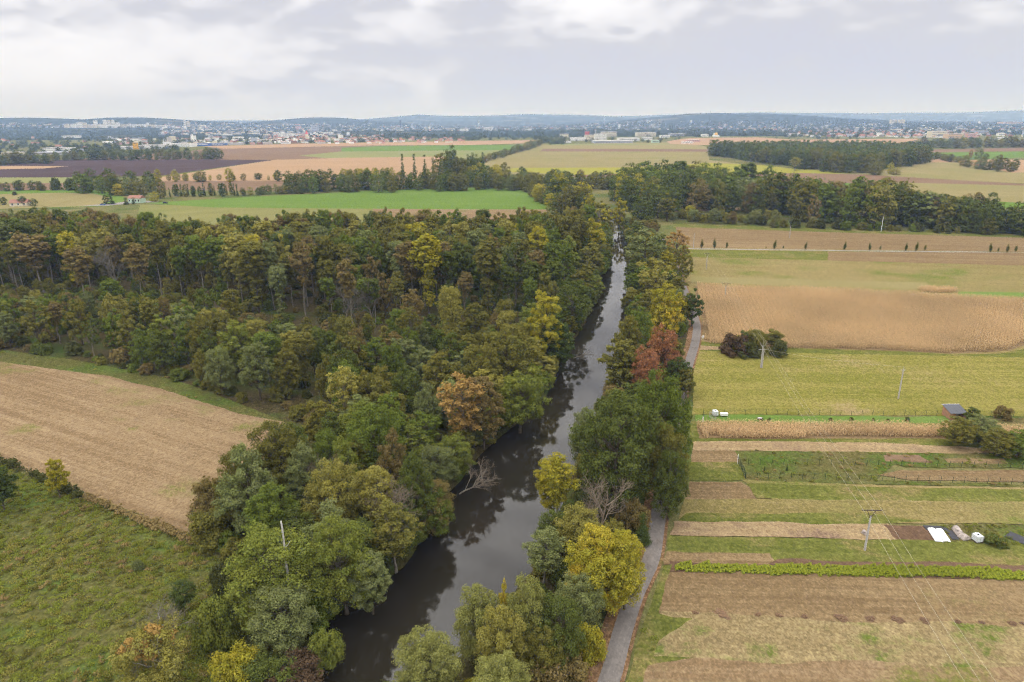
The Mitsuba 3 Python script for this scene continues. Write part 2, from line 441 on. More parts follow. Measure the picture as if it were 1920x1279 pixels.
note('river', 'dark still river reflecting trees and cloud', kind='structure')


def strip(a, za, b, zb):
    n = len(a)
    v = np.vstack([np.c_[a, np.full(n, za)], np.c_[b, np.full(n, zb)]])
    i = np.arange(n - 1)
    return v, np.vstack([np.stack([i, i + 1, n + i + 1], 1), np.stack([i, n + i + 1, n + i], 1)])


scene['river_bank'] = ground_ply(strip(left_top, 0.0, left_low, -2.6), 'forest_floor')
scene['river_bank_001'] = ground_ply(strip(right_top, 0.0, right_low, -2.6), 'forest_floor')
note('river_bank', kind='structure'); note('river_bank_001', kind='structure')

LAYER = [0]
FIELDS, LEVEL = {}, {}


def ragged(shape):
    """The outline as plough and mower leave it: uneven by a few decimetres near by."""
    if shape.geom_type != 'Polygon' or shape.centroid.y > 480:
        return shape
    p = np.array(shape.segmentize(1.5 if shape.centroid.y < 260 else 3).exterior.coords)[:, :2]
    q = np.stack([p[:, 0] / 1.7, p[:, 1] / 1.7, 0 * p[:, 0]], -1)
    w = np.stack([meshkit.fbm(q, 3, seed=LAYER[0]), meshkit.fbm(q, 3, seed=LAYER[0] + 50)], 1) - .5
    q2 = q / 7
    w2 = np.stack([meshkit.fbm(q2, 2, seed=LAYER[0] + 9), meshkit.fbm(q2, 2, seed=LAYER[0] + 70)], 1) - .5
    return Polygon(p + w * .7 + w2 * 1.3).buffer(0)


def field(name, kind, pts, row=None, world=False, cut=True):
    """A field as a sheet a little above what lies under it; row = two pixels along its furrows."""
    LAYER[0] += 1
    shape = Polygon(pts if world else poly(pts)).buffer(0)
    if not world:
        shape = ragged(shape)
    if cut:
        shape = shape.difference(RIVER)
    if row is None:
        row = RIGHT_ROW
    a, b = at(*row[0]), at(*row[1])
    key = key_of(name)
    level = 1 + max([LEVEL[k] for k in FIELDS if FIELDS[k].intersects(shape)], default=0)
    LEVEL[key] = level
    scene[key] = ground_ply(flat_mesh(shape, .006 * level), kind, math.atan2(b[1] - a[1], b[0] - a[0]), a[:2])
    note(key, kind='structure')
    FIELDS[key] = shape
    return shape


RIGHT_ROW = ((1306, 1075), (1920, 1093))
# ---- far fields (left to right, back to front)
FAR_ROW = ((640, 297), (800, 297))
field('brown_field', 'brown', [(-260, 300), (117, 300), (360, 283), (415, 274), (560, 268), (640, 271), (790, 271), (640, 296), (512, 301), (300, 302)], FAR_ROW)
field('brown_field', 'ochre', [(380, 274), (640, 268), (1010, 262.5), (1010, 268), (880, 272), (700, 272.5), (420, 279)], FAR_ROW)
field('green_crop_field', 'green_crop', [(640, 277), (720, 273.5), (975, 271.5), (1010, 271.5), (960, 283), (640, 285)], FAR_ROW)
field('pale_green_field', 'pale_green', [(560, 292), (640, 284), (985, 281), (900, 297), (800, 297), (620, 297)], FAR_ROW)
field('ochre_field', 'ochre', [(290, 334), (512, 300), (640, 296), (850, 293.5), (840, 340), (640, 352), (290, 345)], FAR_ROW)
field('dark_ploughed_field', 'dark_plough', [(-320, 335), (-260, 306), (43, 306), (117, 299.5), (420, 299.5), (514, 300), (303, 329.5), (200, 332), (0, 333.5)], ((0, 333), (303, 329)))
field('stubble_strip', 'ochre', [(-300, 313), (0, 311), (128, 311.7), (80, 316), (0, 317.5), (-300, 319)], ((0, 317), (128, 312)))
field('pale_grass_field', 'pale_green', [(-350, 334), (0, 333), (145, 332.5), (140, 344), (-350, 346)], FAR_ROW)
field('brown_field', 'brown', [(-350, 345), (170, 343), (160, 356), (-350, 358)], FAR_ROW)
field('brown_field', 'brown', [(290, 340), (563, 338.5), (620, 345), (547, 359), (296, 356)], FAR_ROW)
field('green_verge', 'green_crop', [(-300, 359), (0, 358), (100, 356), (170, 356), (215, 361), (240, 374), (210, 386), (-300, 400)], ((0, 363), (150, 362)))
field('tan_hill_field', 'olive', [(-300, 365), (0, 364), (120, 361.5), (175, 363), (205, 370), (206, 378), (180, 386), (0, 392), (-300, 400)], ((0, 390), (120, 362)))
field('tan_meadow', 'olive_green', [(262, 384), (640, 386), (1040, 391), (1062, 408), (1062, 500), (600, 505), (250, 505), (240, 470), (255, 420)], ((300, 420), (640, 392)))
field('stubble_strip', 'stubble', [(700, 391), (1037, 391.5), (1057, 405), (1070, 430), (700, 412)], ((700, 392), (1037, 392)))
field('bright_green_field', 'green_crop', [(272, 381), (360, 375.5), (500, 367.5), (640, 360.5), (740, 355), (870, 351.5), (968, 354), (1000, 366), (1043, 393), (840, 392.5), (640, 391), (400, 389)], ((290, 383), (640, 388)))
# middle and right of the far plain
field('olive_field', 'olive', [(900, 330), (912, 300), (1010, 271), (1290, 266), (1325, 276), (1330, 300), (1500, 322), (1960, 322), (1960, 334), (1500, 338), (1200, 340)], FAR_ROW)
field('pale_verge', 'pale_green', [(1020, 272.5), (1030, 270.5), (1255, 269), (1250, 271.5)], FAR_ROW)
field('brown_strip', 'brown', [(1010, 284), (1020, 279), (1330, 280), (1330, 284.5)], FAR_ROW)
field('ochre_field', 'ochre', [(1250, 265), (1290, 259), (1420, 257.5), (1490, 262), (1720, 260), (1740, 270), (1600, 270.5), (1300, 272), (1256, 269.5)], FAR_ROW)
field('yellow_green_field', 'yellow_green', [(935, 322), (965, 315), (1160, 314), (1260, 312), (1320, 305), (1430, 310), (1485, 316), (1610, 325), (1390, 328), (1150, 329), (1100, 328)], FAR_ROW)
field('brown_strip', 'brown', [(1040, 330), (1150, 326), (1390, 326.5), (1500, 324.5), (1620, 327.5), (1815, 339), (1960, 347), (1960, 349), (1760, 345), (1570, 343.5), (1440, 345)], FAR_ROW)
field('olive_field', 'olive', [(1660, 318), (1710, 306), (1760, 300), (1815, 300), (1960, 322), (1960, 346), (1815, 339), (1690, 331), (1620, 326)], ((1700, 312), (1960, 336)))
field('ochre_field', 'ochre', [(1741, 296), (1782, 297), (1795, 304), (1745, 305)], FAR_ROW)
field('green_crop_field', 'green_crop', [(1740, 287), (1800, 285.5), (1960, 283.5), (1960, 293), (1850, 299), (1790, 296)], FAR_ROW)
field('ochre_field', 'ochre', [(1815, 301), (1850, 299), (1960, 300), (1960, 322), (1900, 324), (1820, 309)], FAR_ROW)
field('brown_field', 'brown', [(1725, 281), (1960, 276), (1960, 283), (1800, 285), (1740, 286)], FAR_ROW)
field('olive_field', 'olive', [(1560, 352), (1570, 343.5), (1690, 342.5), (1960, 349), (1960, 384), (1880, 384), (1700, 370), (1560, 362)], ((1600, 345), (1960, 352)))
field('green_crop_field', 'green_crop', [(1555, 350), (1572, 343), (1615, 344), (1625, 362), (1700, 371), (1850, 377), (1960, 383), (1960, 392), (1700, 388), (1540, 370)], ((1600, 345), (1960, 352)))
# behind the poplar road, right of the river
field('ochre_field', 'stubble', [(1255, 388), (1300, 386), (1400, 390), (1408, 396), (1330, 402), (1290, 404), (1262, 398)], ((1260, 395), (1400, 391)))
field('scrub_verge', 'rough_grass', [(1258, 398), (1400, 394), (1560, 408), (1960, 440), (1960, 446), (1400, 424), (1262, 421)], ((1285, 421), (1920, 443)))
field('yellow_grass_strip', 'lush', [(1262, 420), (1285, 420.5), (1600, 430), (1960, 441), (1960, 446), (1600, 437), (1285, 427), (1262, 427)], ((1285, 421), (1920, 443)))
field('tan_field', 'soil', [(1266, 426), (1600, 437), (1960, 447), (1960, 473), (1300, 465), (1270, 450)], ((1285, 427), (1920, 446)))
# ---- strips on the right bank, each between two lines: pixel y at x = 1290 and at x = 1960


def band(name, kind, l0, r0, l1, r1, x0=1292, x1=1985, row=None):
    def y(l, r, x):
        return l + (r - l) * (x - 1292) / (1985 - 1292)
    pts = [(x0, y(l0, r0, x0)), (x1, y(l0, r0, x1)), (x1, y(l1, r1, x1)), (x0, y(l1, r1, x0))]
    return field(name, kind, pts, row or ((1292, l1), (1985, r1)))


band('grass_strip', 'mown', 464, 474, 660, 690, 1255)
band('concrete_road', 'concrete_road', 465.9, 473.9, 467.3, 475.6, 1285)
band('meadow_strip', 'lush', 468, 476, 488, 500, 1262)
band('brown_strip', 'soil', 471, 474, 482, 500, 1553)
band('dry_grass_strip', 'mown', 482, 500, 540, 568, 1290)
band('dry_grass_strip', 'olive', 519, 536, 529, 550, 1296, 1740)
band('green_strip', 'green_crop', 542, 549, 550, 562, 1795)
CORN_BIG = [(1303, 537), (1500, 544), (1700, 553), (1990, 567), (1990, 600), (1935, 640), (1895, 658), (1860, 661), (1780, 662), (1640, 657), (1470, 655), (1400, 650), (1322, 646)]
corn_big = field('corn_soil', 'soil', CORN_BIG, ((1306, 537), (1920, 564)))
field('grass_track', 'lush', [(1300, 640), (1470, 652), (1640, 658), (1780, 664), (1880, 664), (1940, 650), (1990, 610), (1990, 690), (1700, 672), (1296, 662)], ((1320, 655), (1780, 664)))
field('dirt_track', 'pale_dirt', [(1310, 648), (1360, 650.5), (1360, 655), (1308, 656)], ((1310, 650), (1360, 652)))
band('hay_meadow', 'dry_meadow', 658, 672, 777, 783, 1298)
band('grass_edge', 'lush', 655, 900, 662, 905, 1292, 1293)
band('garden_lawn', 'green_crop', 778, 783, 792, 800, 1300, 1780)
band('garden_lawn', 'weedy', 779, 784, 800, 808, 1780)
CORN_STRIP = [(1308, 798), (1500, 800), (1770, 802), (1985, 806), (1985, 828), (1770, 824), (1500, 822.5), (1308, 821)]
field('grass_strip', 'lush', [(1296, 790), (1985, 798), (1985, 840), (1296, 832)], ((1308, 821), (1770, 824)))
corn_strip = field('corn_soil', 'soil', CORN_STRIP, ((1308, 821), (1770, 824)))
field('pale_dirt_strip', 'pale_dirt', [(1302, 828), (1400, 826), (1600, 829), (1800, 838), (1875, 846), (1860, 851), (1700, 852), (1560, 848), (1400, 846), (1302, 845)], ((1302, 845), (1860, 850)))
field('brown_strip', 'soil', [(1298, 845), (1385, 846), (1390, 866), (1296, 867)])
field('paddock', 'weedy', [(1376, 846), (1560, 848), (1985, 853), (1985, 880), (1700, 876), (1680, 870), (1640, 900), (1985, 912), (1985, 916), (1400, 902)], ((1400, 870), (1985, 880)))
field('lawn_strip', 'lush', [(1292, 867), (1384, 867), (1398, 903), (1288, 903)])
field('soil_strip', 'soil', [(1690, 881), (1985, 884), (1985, 906), (1700, 900), (1640, 890)], ((1690, 881), (1985, 884)))
field('brown_strip', 'brown', [(1655, 856), (1720, 854), (1745, 869), (1660, 868)]); field('brown_strip', 'soil', [(1768, 862), (1880, 862), (1890, 871), (1775, 870)])
field('soil_strip', 'soil', [(1294, 903), (1390, 904), (1450, 936), (1284, 936)])
field('grass_strip', 'mown', [(1390, 902), (1985, 916), (1985, 985), (1270, 978), (1282, 936), (1450, 938)])
field('grass_strip', 'lush', [(1400, 908), (1985, 920), (1985, 942), (1420, 937)])
field('grass_strip', 'lush', [(1284, 962), (1620, 962), (1740, 980), (1640, 984), (1270, 978)])
field('bed_strip', 'pale_dirt', [(1264, 979), (1660, 983), (1680, 1012), (1256, 1005)])
field('garden_bed', 'bed_soil', [(1655, 984), (1760, 985), (1770, 1015), (1680, 1014)], ((1700, 985), (1745, 1016)))
field('weed_strip', 'weedy', [(1760, 985), (1985, 984), (1985, 1022), (1770, 1016)])
field('lawn_strip', 'lush', [(1252, 1004), (1985, 1019), (1985, 1068), (1244, 1048)])
field('brown_strip', 'soil', [(1249, 1035), (1440, 1038), (1452, 1060), (1247, 1060)]); field('brown_strip', 'bed_soil', [(1460, 1050), (1985, 1062), (1985, 1078), (1440, 1060)])
CABBAGE = [(1256, 1055), (1420, 1058), (1640, 1062), (1985, 1072), (1985, 1094), (1640, 1086), (1420, 1079), (1250, 1075)]
cabbage_bed = field('cabbage_soil', 'bed_soil', CABBAGE)
field('soil_field', 'soil', [(1245, 1071), (1640, 1081), (1985, 1090), (1985, 1180), (1640, 1170), (1236, 1152)], ((1244, 1076), (1985, 1096)))
field('dry_banded_field', 'dry_bands', [(1234, 1150), (1640, 1168), (1985, 1178), (1985, 1262), (1640, 1252), (1205, 1240)], ((1234, 1150), (1985, 1178)))
field('stubble_field', 'stubble', [(1212, 1236), (1640, 1246), (1985, 1254), (1985, 1420), (1150, 1400)], ((1200, 1240), (1985, 1262)))
field('grass_verge', 'lush', [(1166, 1300), (1200, 1200), (1230, 1110), (1246, 1060), (1262, 1058), (1246, 1100), (1240, 1150), (1262, 1158), (1300, 1160), (1268, 1182), (1238, 1200), (1226, 1232), (1300, 1238), (1215, 1248), (1196, 1290), (1170, 1340)])
# ---- left of the river
STUBBLE = [(-260, 648), (0, 677), (90, 690), (200, 705), (300, 728), (380, 752), (450, 775), (520, 788), (556, 798), (470, 880), (455, 905), (380, 1004), (352, 1003), (240, 957), (120, 915), (0, 862), (-160, 800)]
field('stubble_field', 'stubble', STUBBLE, ((0, 690), (520, 830)))
field('grass_verge', 'rough_grass', [(-260, 620), (0, 650), (150, 672), (330, 712), (450, 755), (560, 795), (520, 790), (450, 776), (380, 753), (300, 729), (200, 706), (90, 691), (0, 678), (-260, 649)], ((0, 677), (450, 775)))
field('rough_meadow', 'rough_grass', [(-400, 750), (-160, 802), (0, 868), (120, 922), (240, 965), (365, 1018), (420, 1060), (480, 1130), (560, 1225), (560, 1279), (420, 1500), (-500, 1500)], ((0, 868), (365, 1018)))
FOREST = [(-330, 600), (0, 655), (150, 676), (330, 712), (450, 758), (556, 800), (545, 850), (480, 930), (400, 1005), (425, 1062), (480, 1130), (560, 1222), (600, 1205), (650, 1150), (752, 1062), (828, 950), (915, 845), (1035, 730), (1070, 650), (1115, 570), (1138, 490), (1142, 455), (1110, 446), (1060, 478), (800, 483), (560, 486), (470, 492), (390, 505), (330, 508), (285, 490), (150, 480), (0, 474), (-330, 466)]
forest_shape = field('forest_floor', 'forest_floor', FOREST, ((0, 677), (450, 775)))
field('clearing', 'lush', [(285, 545), (345, 535), (400, 550), (380, 585), (300, 580)])
# ---- the path on the right bank
PATH_R = [(1060, 1560), (1120, 1390), (1163, 1279), (1184, 1195), (1207, 1120), (1237, 1052), (1245, 1000), (1250, 960), (1262, 900), (1275, 830), (1285, 760), (1298, 692), (1312, 641), (1314, 612), (1308, 590), (1296, 560), (1284, 530), (1268, 490), (1256, 466), (1240, 440)]
pr = smooth_line(poly(PATH_R))


def offset(p, w):
    t = np.gradient(p, axis=0); t /= np.linalg.norm(t, axis=1, keepdims=True)
    return p + np.stack([-t[:, 1], t[:, 0]], 1) * w


path_l = offset(pr, 2.75)
right_bank = Polygon(np.vstack([right_top, offset(pr, 3.4)[::-1]])).buffer(0)
field('bank_floor', 'forest_floor', list(right_bank.exterior.coords) if right_bank.geom_type == 'Polygon' else list(max(right_bank.geoms, key=lambda g: g.area).exterior.coords), ((1163, 1279), (1237, 1052)), world=True)
field('leaf_litter_verge', 'litter', np.vstack([offset(pr, -.55), offset(pr, 4.4)[::-1]]), ((1163, 1279), (1237, 1052)), world=True)
field('footpath', 'asphalt', np.vstack([pr, path_l[::-1]]), ((1163, 1279), (1237, 1052)), world=True)
field('dirt_lane', 'concrete_road', [(150, 386), (196, 383), (240, 378), (270, 376), (300, 379), (270, 380), (240, 382), (200, 386)], FAR_ROW)
# ------------------------------------------------------------------ trees
def envelope(form, t):
    """Crown radius (0..1) at height fraction t of the crown."""
    t = np.clip(t, 0, 1)
    if form in ('round', 'willow'):
        return np.sqrt(np.clip(1 - ((t - .42) / .60) ** 2, 0, 1))
    if form == 'oval':
        return np.sqrt(np.clip(1 - ((t - .46) / .58) ** 2, 0, 1)) ** 1.1
    if form == 'tall':
        return np.sqrt(np.clip(1 - ((t - .58) / .52) ** 2, 0, 1)) * (.45 + .55 * t)
    if form == 'ivy':
        return np.where(t < .55, .42 + .12 * np.sin(t * 19), np.sqrt(np.clip(1 - ((t - .78) / .30) ** 2, 0, 1)))
    if form == 'column':
        return np.clip(np.sin(np.pi * np.clip(t, .02, .98) ** .75), 0, 1) ** .8
    if form == 'conifer':
        return np.clip(1 - t, 0, 1) ** .85 * (.85 + .15 * np.sin(t * 40))
    if form == 'bush':
        return np.sqrt(np.clip(1 - ((t - .25) / .78) ** 2, 0, 1))
    return np.ones_like(t)


FORM = {  # nominal height, crown radius, crown base fraction
    'round': (20, 7.6, .14), 'oval': (20, 5.6, .12), 'tall': (28, 5.8, .40), 'ivy': (27, 4.6, .12), 'column': (24, 2.3, .06), 'conifer': (14, 2.9, .05), 'bush': (4, 3.2, .0),
    'willow': (15, 6.2, .08), 'sparse': (22, 5.0, .30), 'sapling': (5, 1.1, .25)}
LOD = {'near': (130, 215, .25), 'hi': (84, 150, .36), 'mid': (50, 84, .56), 'low': (30, 50, .80), 'far': (12, 30, 1.7)}
PROTO = {}


def leaves(rng, centers, sizes, per, leaf, flat=.95, droop=0.0, out=1.05, loose=.48):
    n = len(centers) * per
    c, s = np.repeat(centers, per, 0), np.repeat(sizes, per)
    d = rng.normal(size=(n, 3)); d /= np.linalg.norm(d, axis=1, keepdims=True)
    d[:, 2] = np.where((d[:, 2] < -.25) & (rng.random(n) < .7), -d[:, 2], d[:, 2])
    lump = 1 + .28 * np.sin(d[:, 0] * 5 + c[:, 1]) * np.sin(d[:, 1] * 5 + c[:, 0]) + .2 * np.sin(d[:, 2] * 7 + c[:, 2])
    r = s * rng.random(n) ** .25 * rng.uniform(.84, 1.08, n) * lump
    p = c + d * r[:, None] * [1, 1, flat]
    p[:, 2] -= droop * (r / s) ** 2 * s * .5
    nrm = d * out + rng.normal(size=(n, 3)) * loose + [0, 0, .35]
    nrm /= np.linalg.norm(nrm, axis=1, keepdims=True)
    a = np.cross(nrm, rng.normal(size=(n, 3))); a /= np.linalg.norm(a, axis=1, keepdims=True)
    b = np.cross(nrm, a)
    w = leaf * np.clip(rng.lognormal(-.12, .38, n), .35, 2.0)[:, None]
    l_ = w * rng.uniform(.8, 1.6, n)[:, None]
    bend = nrm * w * .22
    v = np.stack([p - a * w * .5 - bend, p - b * l_ * .5, p + a * w * .5 - bend, p + b * l_ * .5 + bend * .4], 1).reshape(-1, 3)
    i = np.arange(n) * 4
    f = np.vstack([np.stack([i, i + 1, i + 3], 1), np.stack([i + 1, i + 2, i + 3], 1)])
    return v, f, n


def make_tree(form, var, lod):
    """Trunk and crown of one tree at its form's nominal size: returns (trunk mesh, crown vertices, faces, leaf random, clump random)."""
    if (form, var, lod) in PROTO:
        return PROTO[form, var, lod]
    rng = np.random.default_rng(sum(map(ord, form)) * 31 + var * 7 + sum(map(ord, lod)))
    h, R, base = FORM[form]
    nc, per, leaf = LOD[lod]
    if form in ('column', 'conifer', 'sapling', 'bush'):
        nc = int(nc * (.62 if form != 'bush' else .5)); per = int(per * .8)
        leaf *= .75 if form != 'sapling' else .5
    if form == 'sparse':
        per = int(per * .38)
    if form == 'willow':
        leaf *= .72; per = int(per * 1.5)
    if lod in ('low', 'far') and form in ('round', 'oval'):
        base = .02
    zb = h * base
    lean = rng.uniform(-.05, .05, 2) * h
    asym = rng.uniform(.82, 1.18, 8)

    def axis(z):
        return np.stack([lean[0] * (z / h) ** 1.6, lean[1] * (z / h) ** 1.6], -1)
    cand = 16
    boughs = None
    if form in ('round', 'oval', 'tall', 'willow', 'sparse', 'bush') and lod in ('near', 'hi', 'mid'):
        nb = {'round': 22, 'willow': 16, 'oval': 20, 'tall': 14, 'sparse': 15, 'bush': 10}[form]
        bq = np.zeros((0, 3))
        while len(bq) < nb:
            t = rng.random(60); rr = envelope('oval' if form == 'sparse' else form, t)
            ang = rng.random(60) * 2 * np.pi
            rad = np.maximum(rr - .30, 0) * R * np.interp(ang, np.linspace(0, 2 * np.pi, 8), np.r_[asym[:7], asym[0]]) * np.sqrt(rng.uniform(.35, 1, 60))
            q = np.c_[axis(zb + t * (h - zb)) + np.stack([np.cos(ang), np.sin(ang)], 1) * rad[:, None], zb + (.10 + .78 * t) * (h - zb)]
            q = q[rr > .25]
            if len(bq):
                dd = np.linalg.norm((q[:, None] - bq[None]) * [1, 1, .75], axis=2).min(1)
                q = q[[dd.argmax()]]
            bq = np.vstack([bq, q[:1]])
        boughs = bq, R * rng.uniform(.22, .40, nb)
    pts, szs = np.zeros((0, 3)), []
    f2 = 'oval' if form in ('sparse', 'sapling') else form
    cr0 = {'column': .50, 'conifer': .38, 'bush': .36, 'ivy': .34, 'tall': .33, 'sapling': .45, 'sparse': .26, 'willow': .29}.get(form, .27) * R
    if boughs is not None:
        cr0 *= .70
    cr0 *= {'low': 1.3, 'far': 1.65}.get(lod, 1)
    while len(pts) < nc:
        if boughs is not None:
            k = rng.integers(len(boughs[0]), size=8)
            dv = rng.normal(size=(8, 3)); dv /= np.linalg.norm(dv, axis=1, keepdims=True)
            dv[:, 2] = np.where((dv[:, 2] < -.1) & (rng.random(8) < .5), -dv[:, 2], dv[:, 2])
            q = boughs[0][k] + dv * boughs[1][k][:, None] * [1, 1, 1.15] * np.sqrt(rng.uniform(.2, 1, 8))[:, None]
            q[:, 2] = np.clip(q[:, 2], max(zb * .9, cr0 * .4), h - cr0 * .5)
            if len(pts):
                q = q[[np.linalg.norm(q[:, None] - pts[None], axis=2).min(1).argmax()]]
            pts = np.vstack([pts, q[:1]]); szs.append(cr0 * rng.uniform(.65, 1.2))
            continue
        t = rng.random(cand)
        rr = envelope(f2, t)
        keep = rng.random(cand) < rr + .12
        if not keep.any():
            continue
        t, rr = t[keep], rr[keep]
        ang = rng.random(len(t)) * 2 * np.pi
        rad = np.sqrt(rng.uniform(.22, 1, len(t))) * np.maximum(rr * R - cr0 * .72, .02 * R) * np.interp(ang, np.linspace(0, 2 * np.pi, 8), np.r_[asym[:7], asym[0]])
        z = zb + t * (h - zb) * .97
        z = np.clip(z, zb + cr0 * .3, h - cr0 * .55)
        q = np.c_[axis(z) + np.stack([np.cos(ang), np.sin(ang)], 1) * rad[:, None], z]
        if len(pts):
            dmin = np.linalg.norm(q[:, None] - pts[None], axis=2).min(1)
            q = q[[dmin.argmax()]]
        else:
            q = q[:1]
        pts = np.vstack([pts, q]); szs.append(cr0 * rng.uniform(.62, 1.22))
    szs = np.array(szs)
    v, f, n = leaves(rng, pts, szs, per, leaf, droop=.5 if form == 'willow' else 0, **({'out': 1.35, 'loose': .32} if lod in ('mid', 'low', 'far') else {}))
    v[:, 2] = np.maximum(v[:, 2], .08)
    spread = {'mid': .7, 'low': .45, 'far': .35}.get(lod, 1.0)
    rnd = np.repeat(np.clip(.5 + (rng.beta(1.6, 1.6, n) - .5) * spread, .01, .985), 4)
    cl = np.repeat(np.repeat(rng.random(len(pts)), per), 4)
    # wood
    lines = []
    if form != 'bush':
        zt = np.linspace(0, h * (.93 if form in ('column', 'conifer', 'sapling', 'ivy') else .72), 9)
        r0 = {'tall': .32, 'sparse': .26, 'round': .42, 'sapling': .05}.get(form, .28)
        wob = rng.normal(size=(9, 2)) * .012 * h; wob[0] = 0
        tp = np.c_[axis(zt) + np.cumsum(wob, 0) * .4, zt]
        tp[0, 2] = -.15
        lines.append((tp, r0 * (1 - .78 * zt / zt[-1]) * np.r_[1.35, np.ones(8)]))
        nl = {'near': 60, 'hi': 46, 'mid': 26, 'low': 8, 'far': 3}[lod]
        for k in rng.permutation(len(pts))[:nl]:
            e = pts[k]
            z0 = np.clip(e[2] - np.hypot(*(e[:2] - axis(e[2]))) * rng.uniform(.7, 1.3) - .6, h * max(base * .8, .05), zt[-1] * .97)
            s0 = np.array([np.interp(z0, zt, tp[:, 0]), np.interp(z0, zt, tp[:, 1]), z0])
            m_ = s0 * .45 + e * .55 + rng.normal(size=3) * .05 * R + [0, 0, -.05 * R]
            lines.append((np.array([s0, m_, e, e + (e - m_) * .35]), np.array([.30, .19, .10, .03]) * r0 * 1.1))
    else:
        for k in range(7):
            e = pts[rng.integers(len(pts))]
            lines.append((np.array([[0, 0, -.1], e * .5 + [0, 0, .1], e]), np.array([.07, .05, .02])))
    trunk = tubes(lines, {'near': 6, 'hi': 6, 'mid': 5, 'low': 3, 'far': 3}[lod])
    PROTO[form, var, lod] = (trunk, v, f, rnd, cl)
    return PROTO[form, var, lod]


def make_bare(var, h=16.0, R=6.0, up=1.0, depth=4):
    """A leafless tree: limbs dividing into twigs. Returns (limbs, twigs)."""
    rng = np.random.default_rng(900 + var)
    big, fine = [], []

    def grow(p, d, length, r, level):
        n = 4
        pts = [p]
        for k in range(n):
            d = d + rng.normal(size=3) * .13 + [0, 0, .05 * up]
            d /= np.linalg.norm(d)
            pts.append(pts[-1] + d * length / n)
        (big if level < 2 else fine).append((np.array(pts), np.linspace(r, r * .5, n + 1)))
        if level >= depth:
            return
        for k in range({0: 9, 1: 6, 2: 5, 3: 4}[level]):
            i = rng.uniform(.35 if level else .22, 1) * n
            b = pts[int(i)] + (pts[min(int(i) + 1, n)] - pts[int(i)]) * (i - int(i))
            side = np.cross(d, rng.normal(size=3)); side /= np.linalg.norm(side)
            nd = d * rng.uniform(.5, .95) + side * rng.uniform(.5, .95) + [0, 0, .15 * up]
            grow(b, nd / np.linalg.norm(nd), length * rng.uniform(.42, .66), r * .5, level + 1)
    grow(np.array([0, 0, -.1]), np.array([.03, 0, 1.0]), h * .62, .028 * R + .02 * h * .4, 0)
    return tubes(big, 5), tubes(fine, 3)


GROUPS = {}
BARK_OF = {'tall': 'pale_bark', 'sparse': 'pale_bark', 'ivy': 'bark'}


def tree_group(form, var, lod, leaf, bark=None):
    bark = bark or BARK_OF.get(form, 'bark')
    g = f'group_{form}_{var}_{lod}_{leaf}_{bark}'
    if g not in GROUPS:
        trunk, v, f, rnd, cl = make_tree(form, var, lod)
        uv = np.stack([L[leaf] + rnd, cl], 1)
        stem = 'stems' if form == 'bush' else 'trunk'
        group_of(g, {stem: misc(trunk, bark, smooth=True), 'crown': mikit.ply((v, f), 'mat_leaf', uv=uv)})
        GROUPS[g] = FORM[form]
    return g


PLACED = []  # x, y, crown radius of every tree


def lod_at(y, x=0):
    d = math.hypot(x, y, H_CAM)
    return 'near' if d < 148 else 'hi' if d < 235 else 'mid' if d < 520 else 'low'


def tree(name, form, leaf, x, y, h, crown, label, category='tree', group=None, lod=None, rng=RNG, z=0.0, bark=None):
    lod = lod or lod_at(y, x)
    if lod == 'mid' and h < 13:
        lod = 'hi'
    var = int(rng.integers(4 if (lod or lod_at(y, x)) in ('mid', 'low', 'far') else 3))
    g = tree_group(form, var, lod or lod_at(y, x), leaf, bark)
    h0, r0, _ = FORM[form]
    key = key_of(name)
    sx = crown / (2 * r0)
    put(key, g, x, y, z, rng.uniform(0, 6.283), (sx * rng.uniform(.93, 1.07), sx * rng.uniform(.93, 1.07), h / h0))
    note(key, label, category, group)
    PLACED.append((x, y, crown / 2))
    return key


def tree_px(name, form, leaf, px, py, h, wpx, label, category='tree', group=None, **k):
    """A tree whose top stands where the photograph shows it: its foot follows from its height; wpx = crown width in pixels."""
    p = at(px, py, h * .97)
    depth = float((p - EYE) @ FWD)
    return tree(name, form, leaf, p[0], p[1], h, wpx * depth / FOCAL, label, category, group, **k)


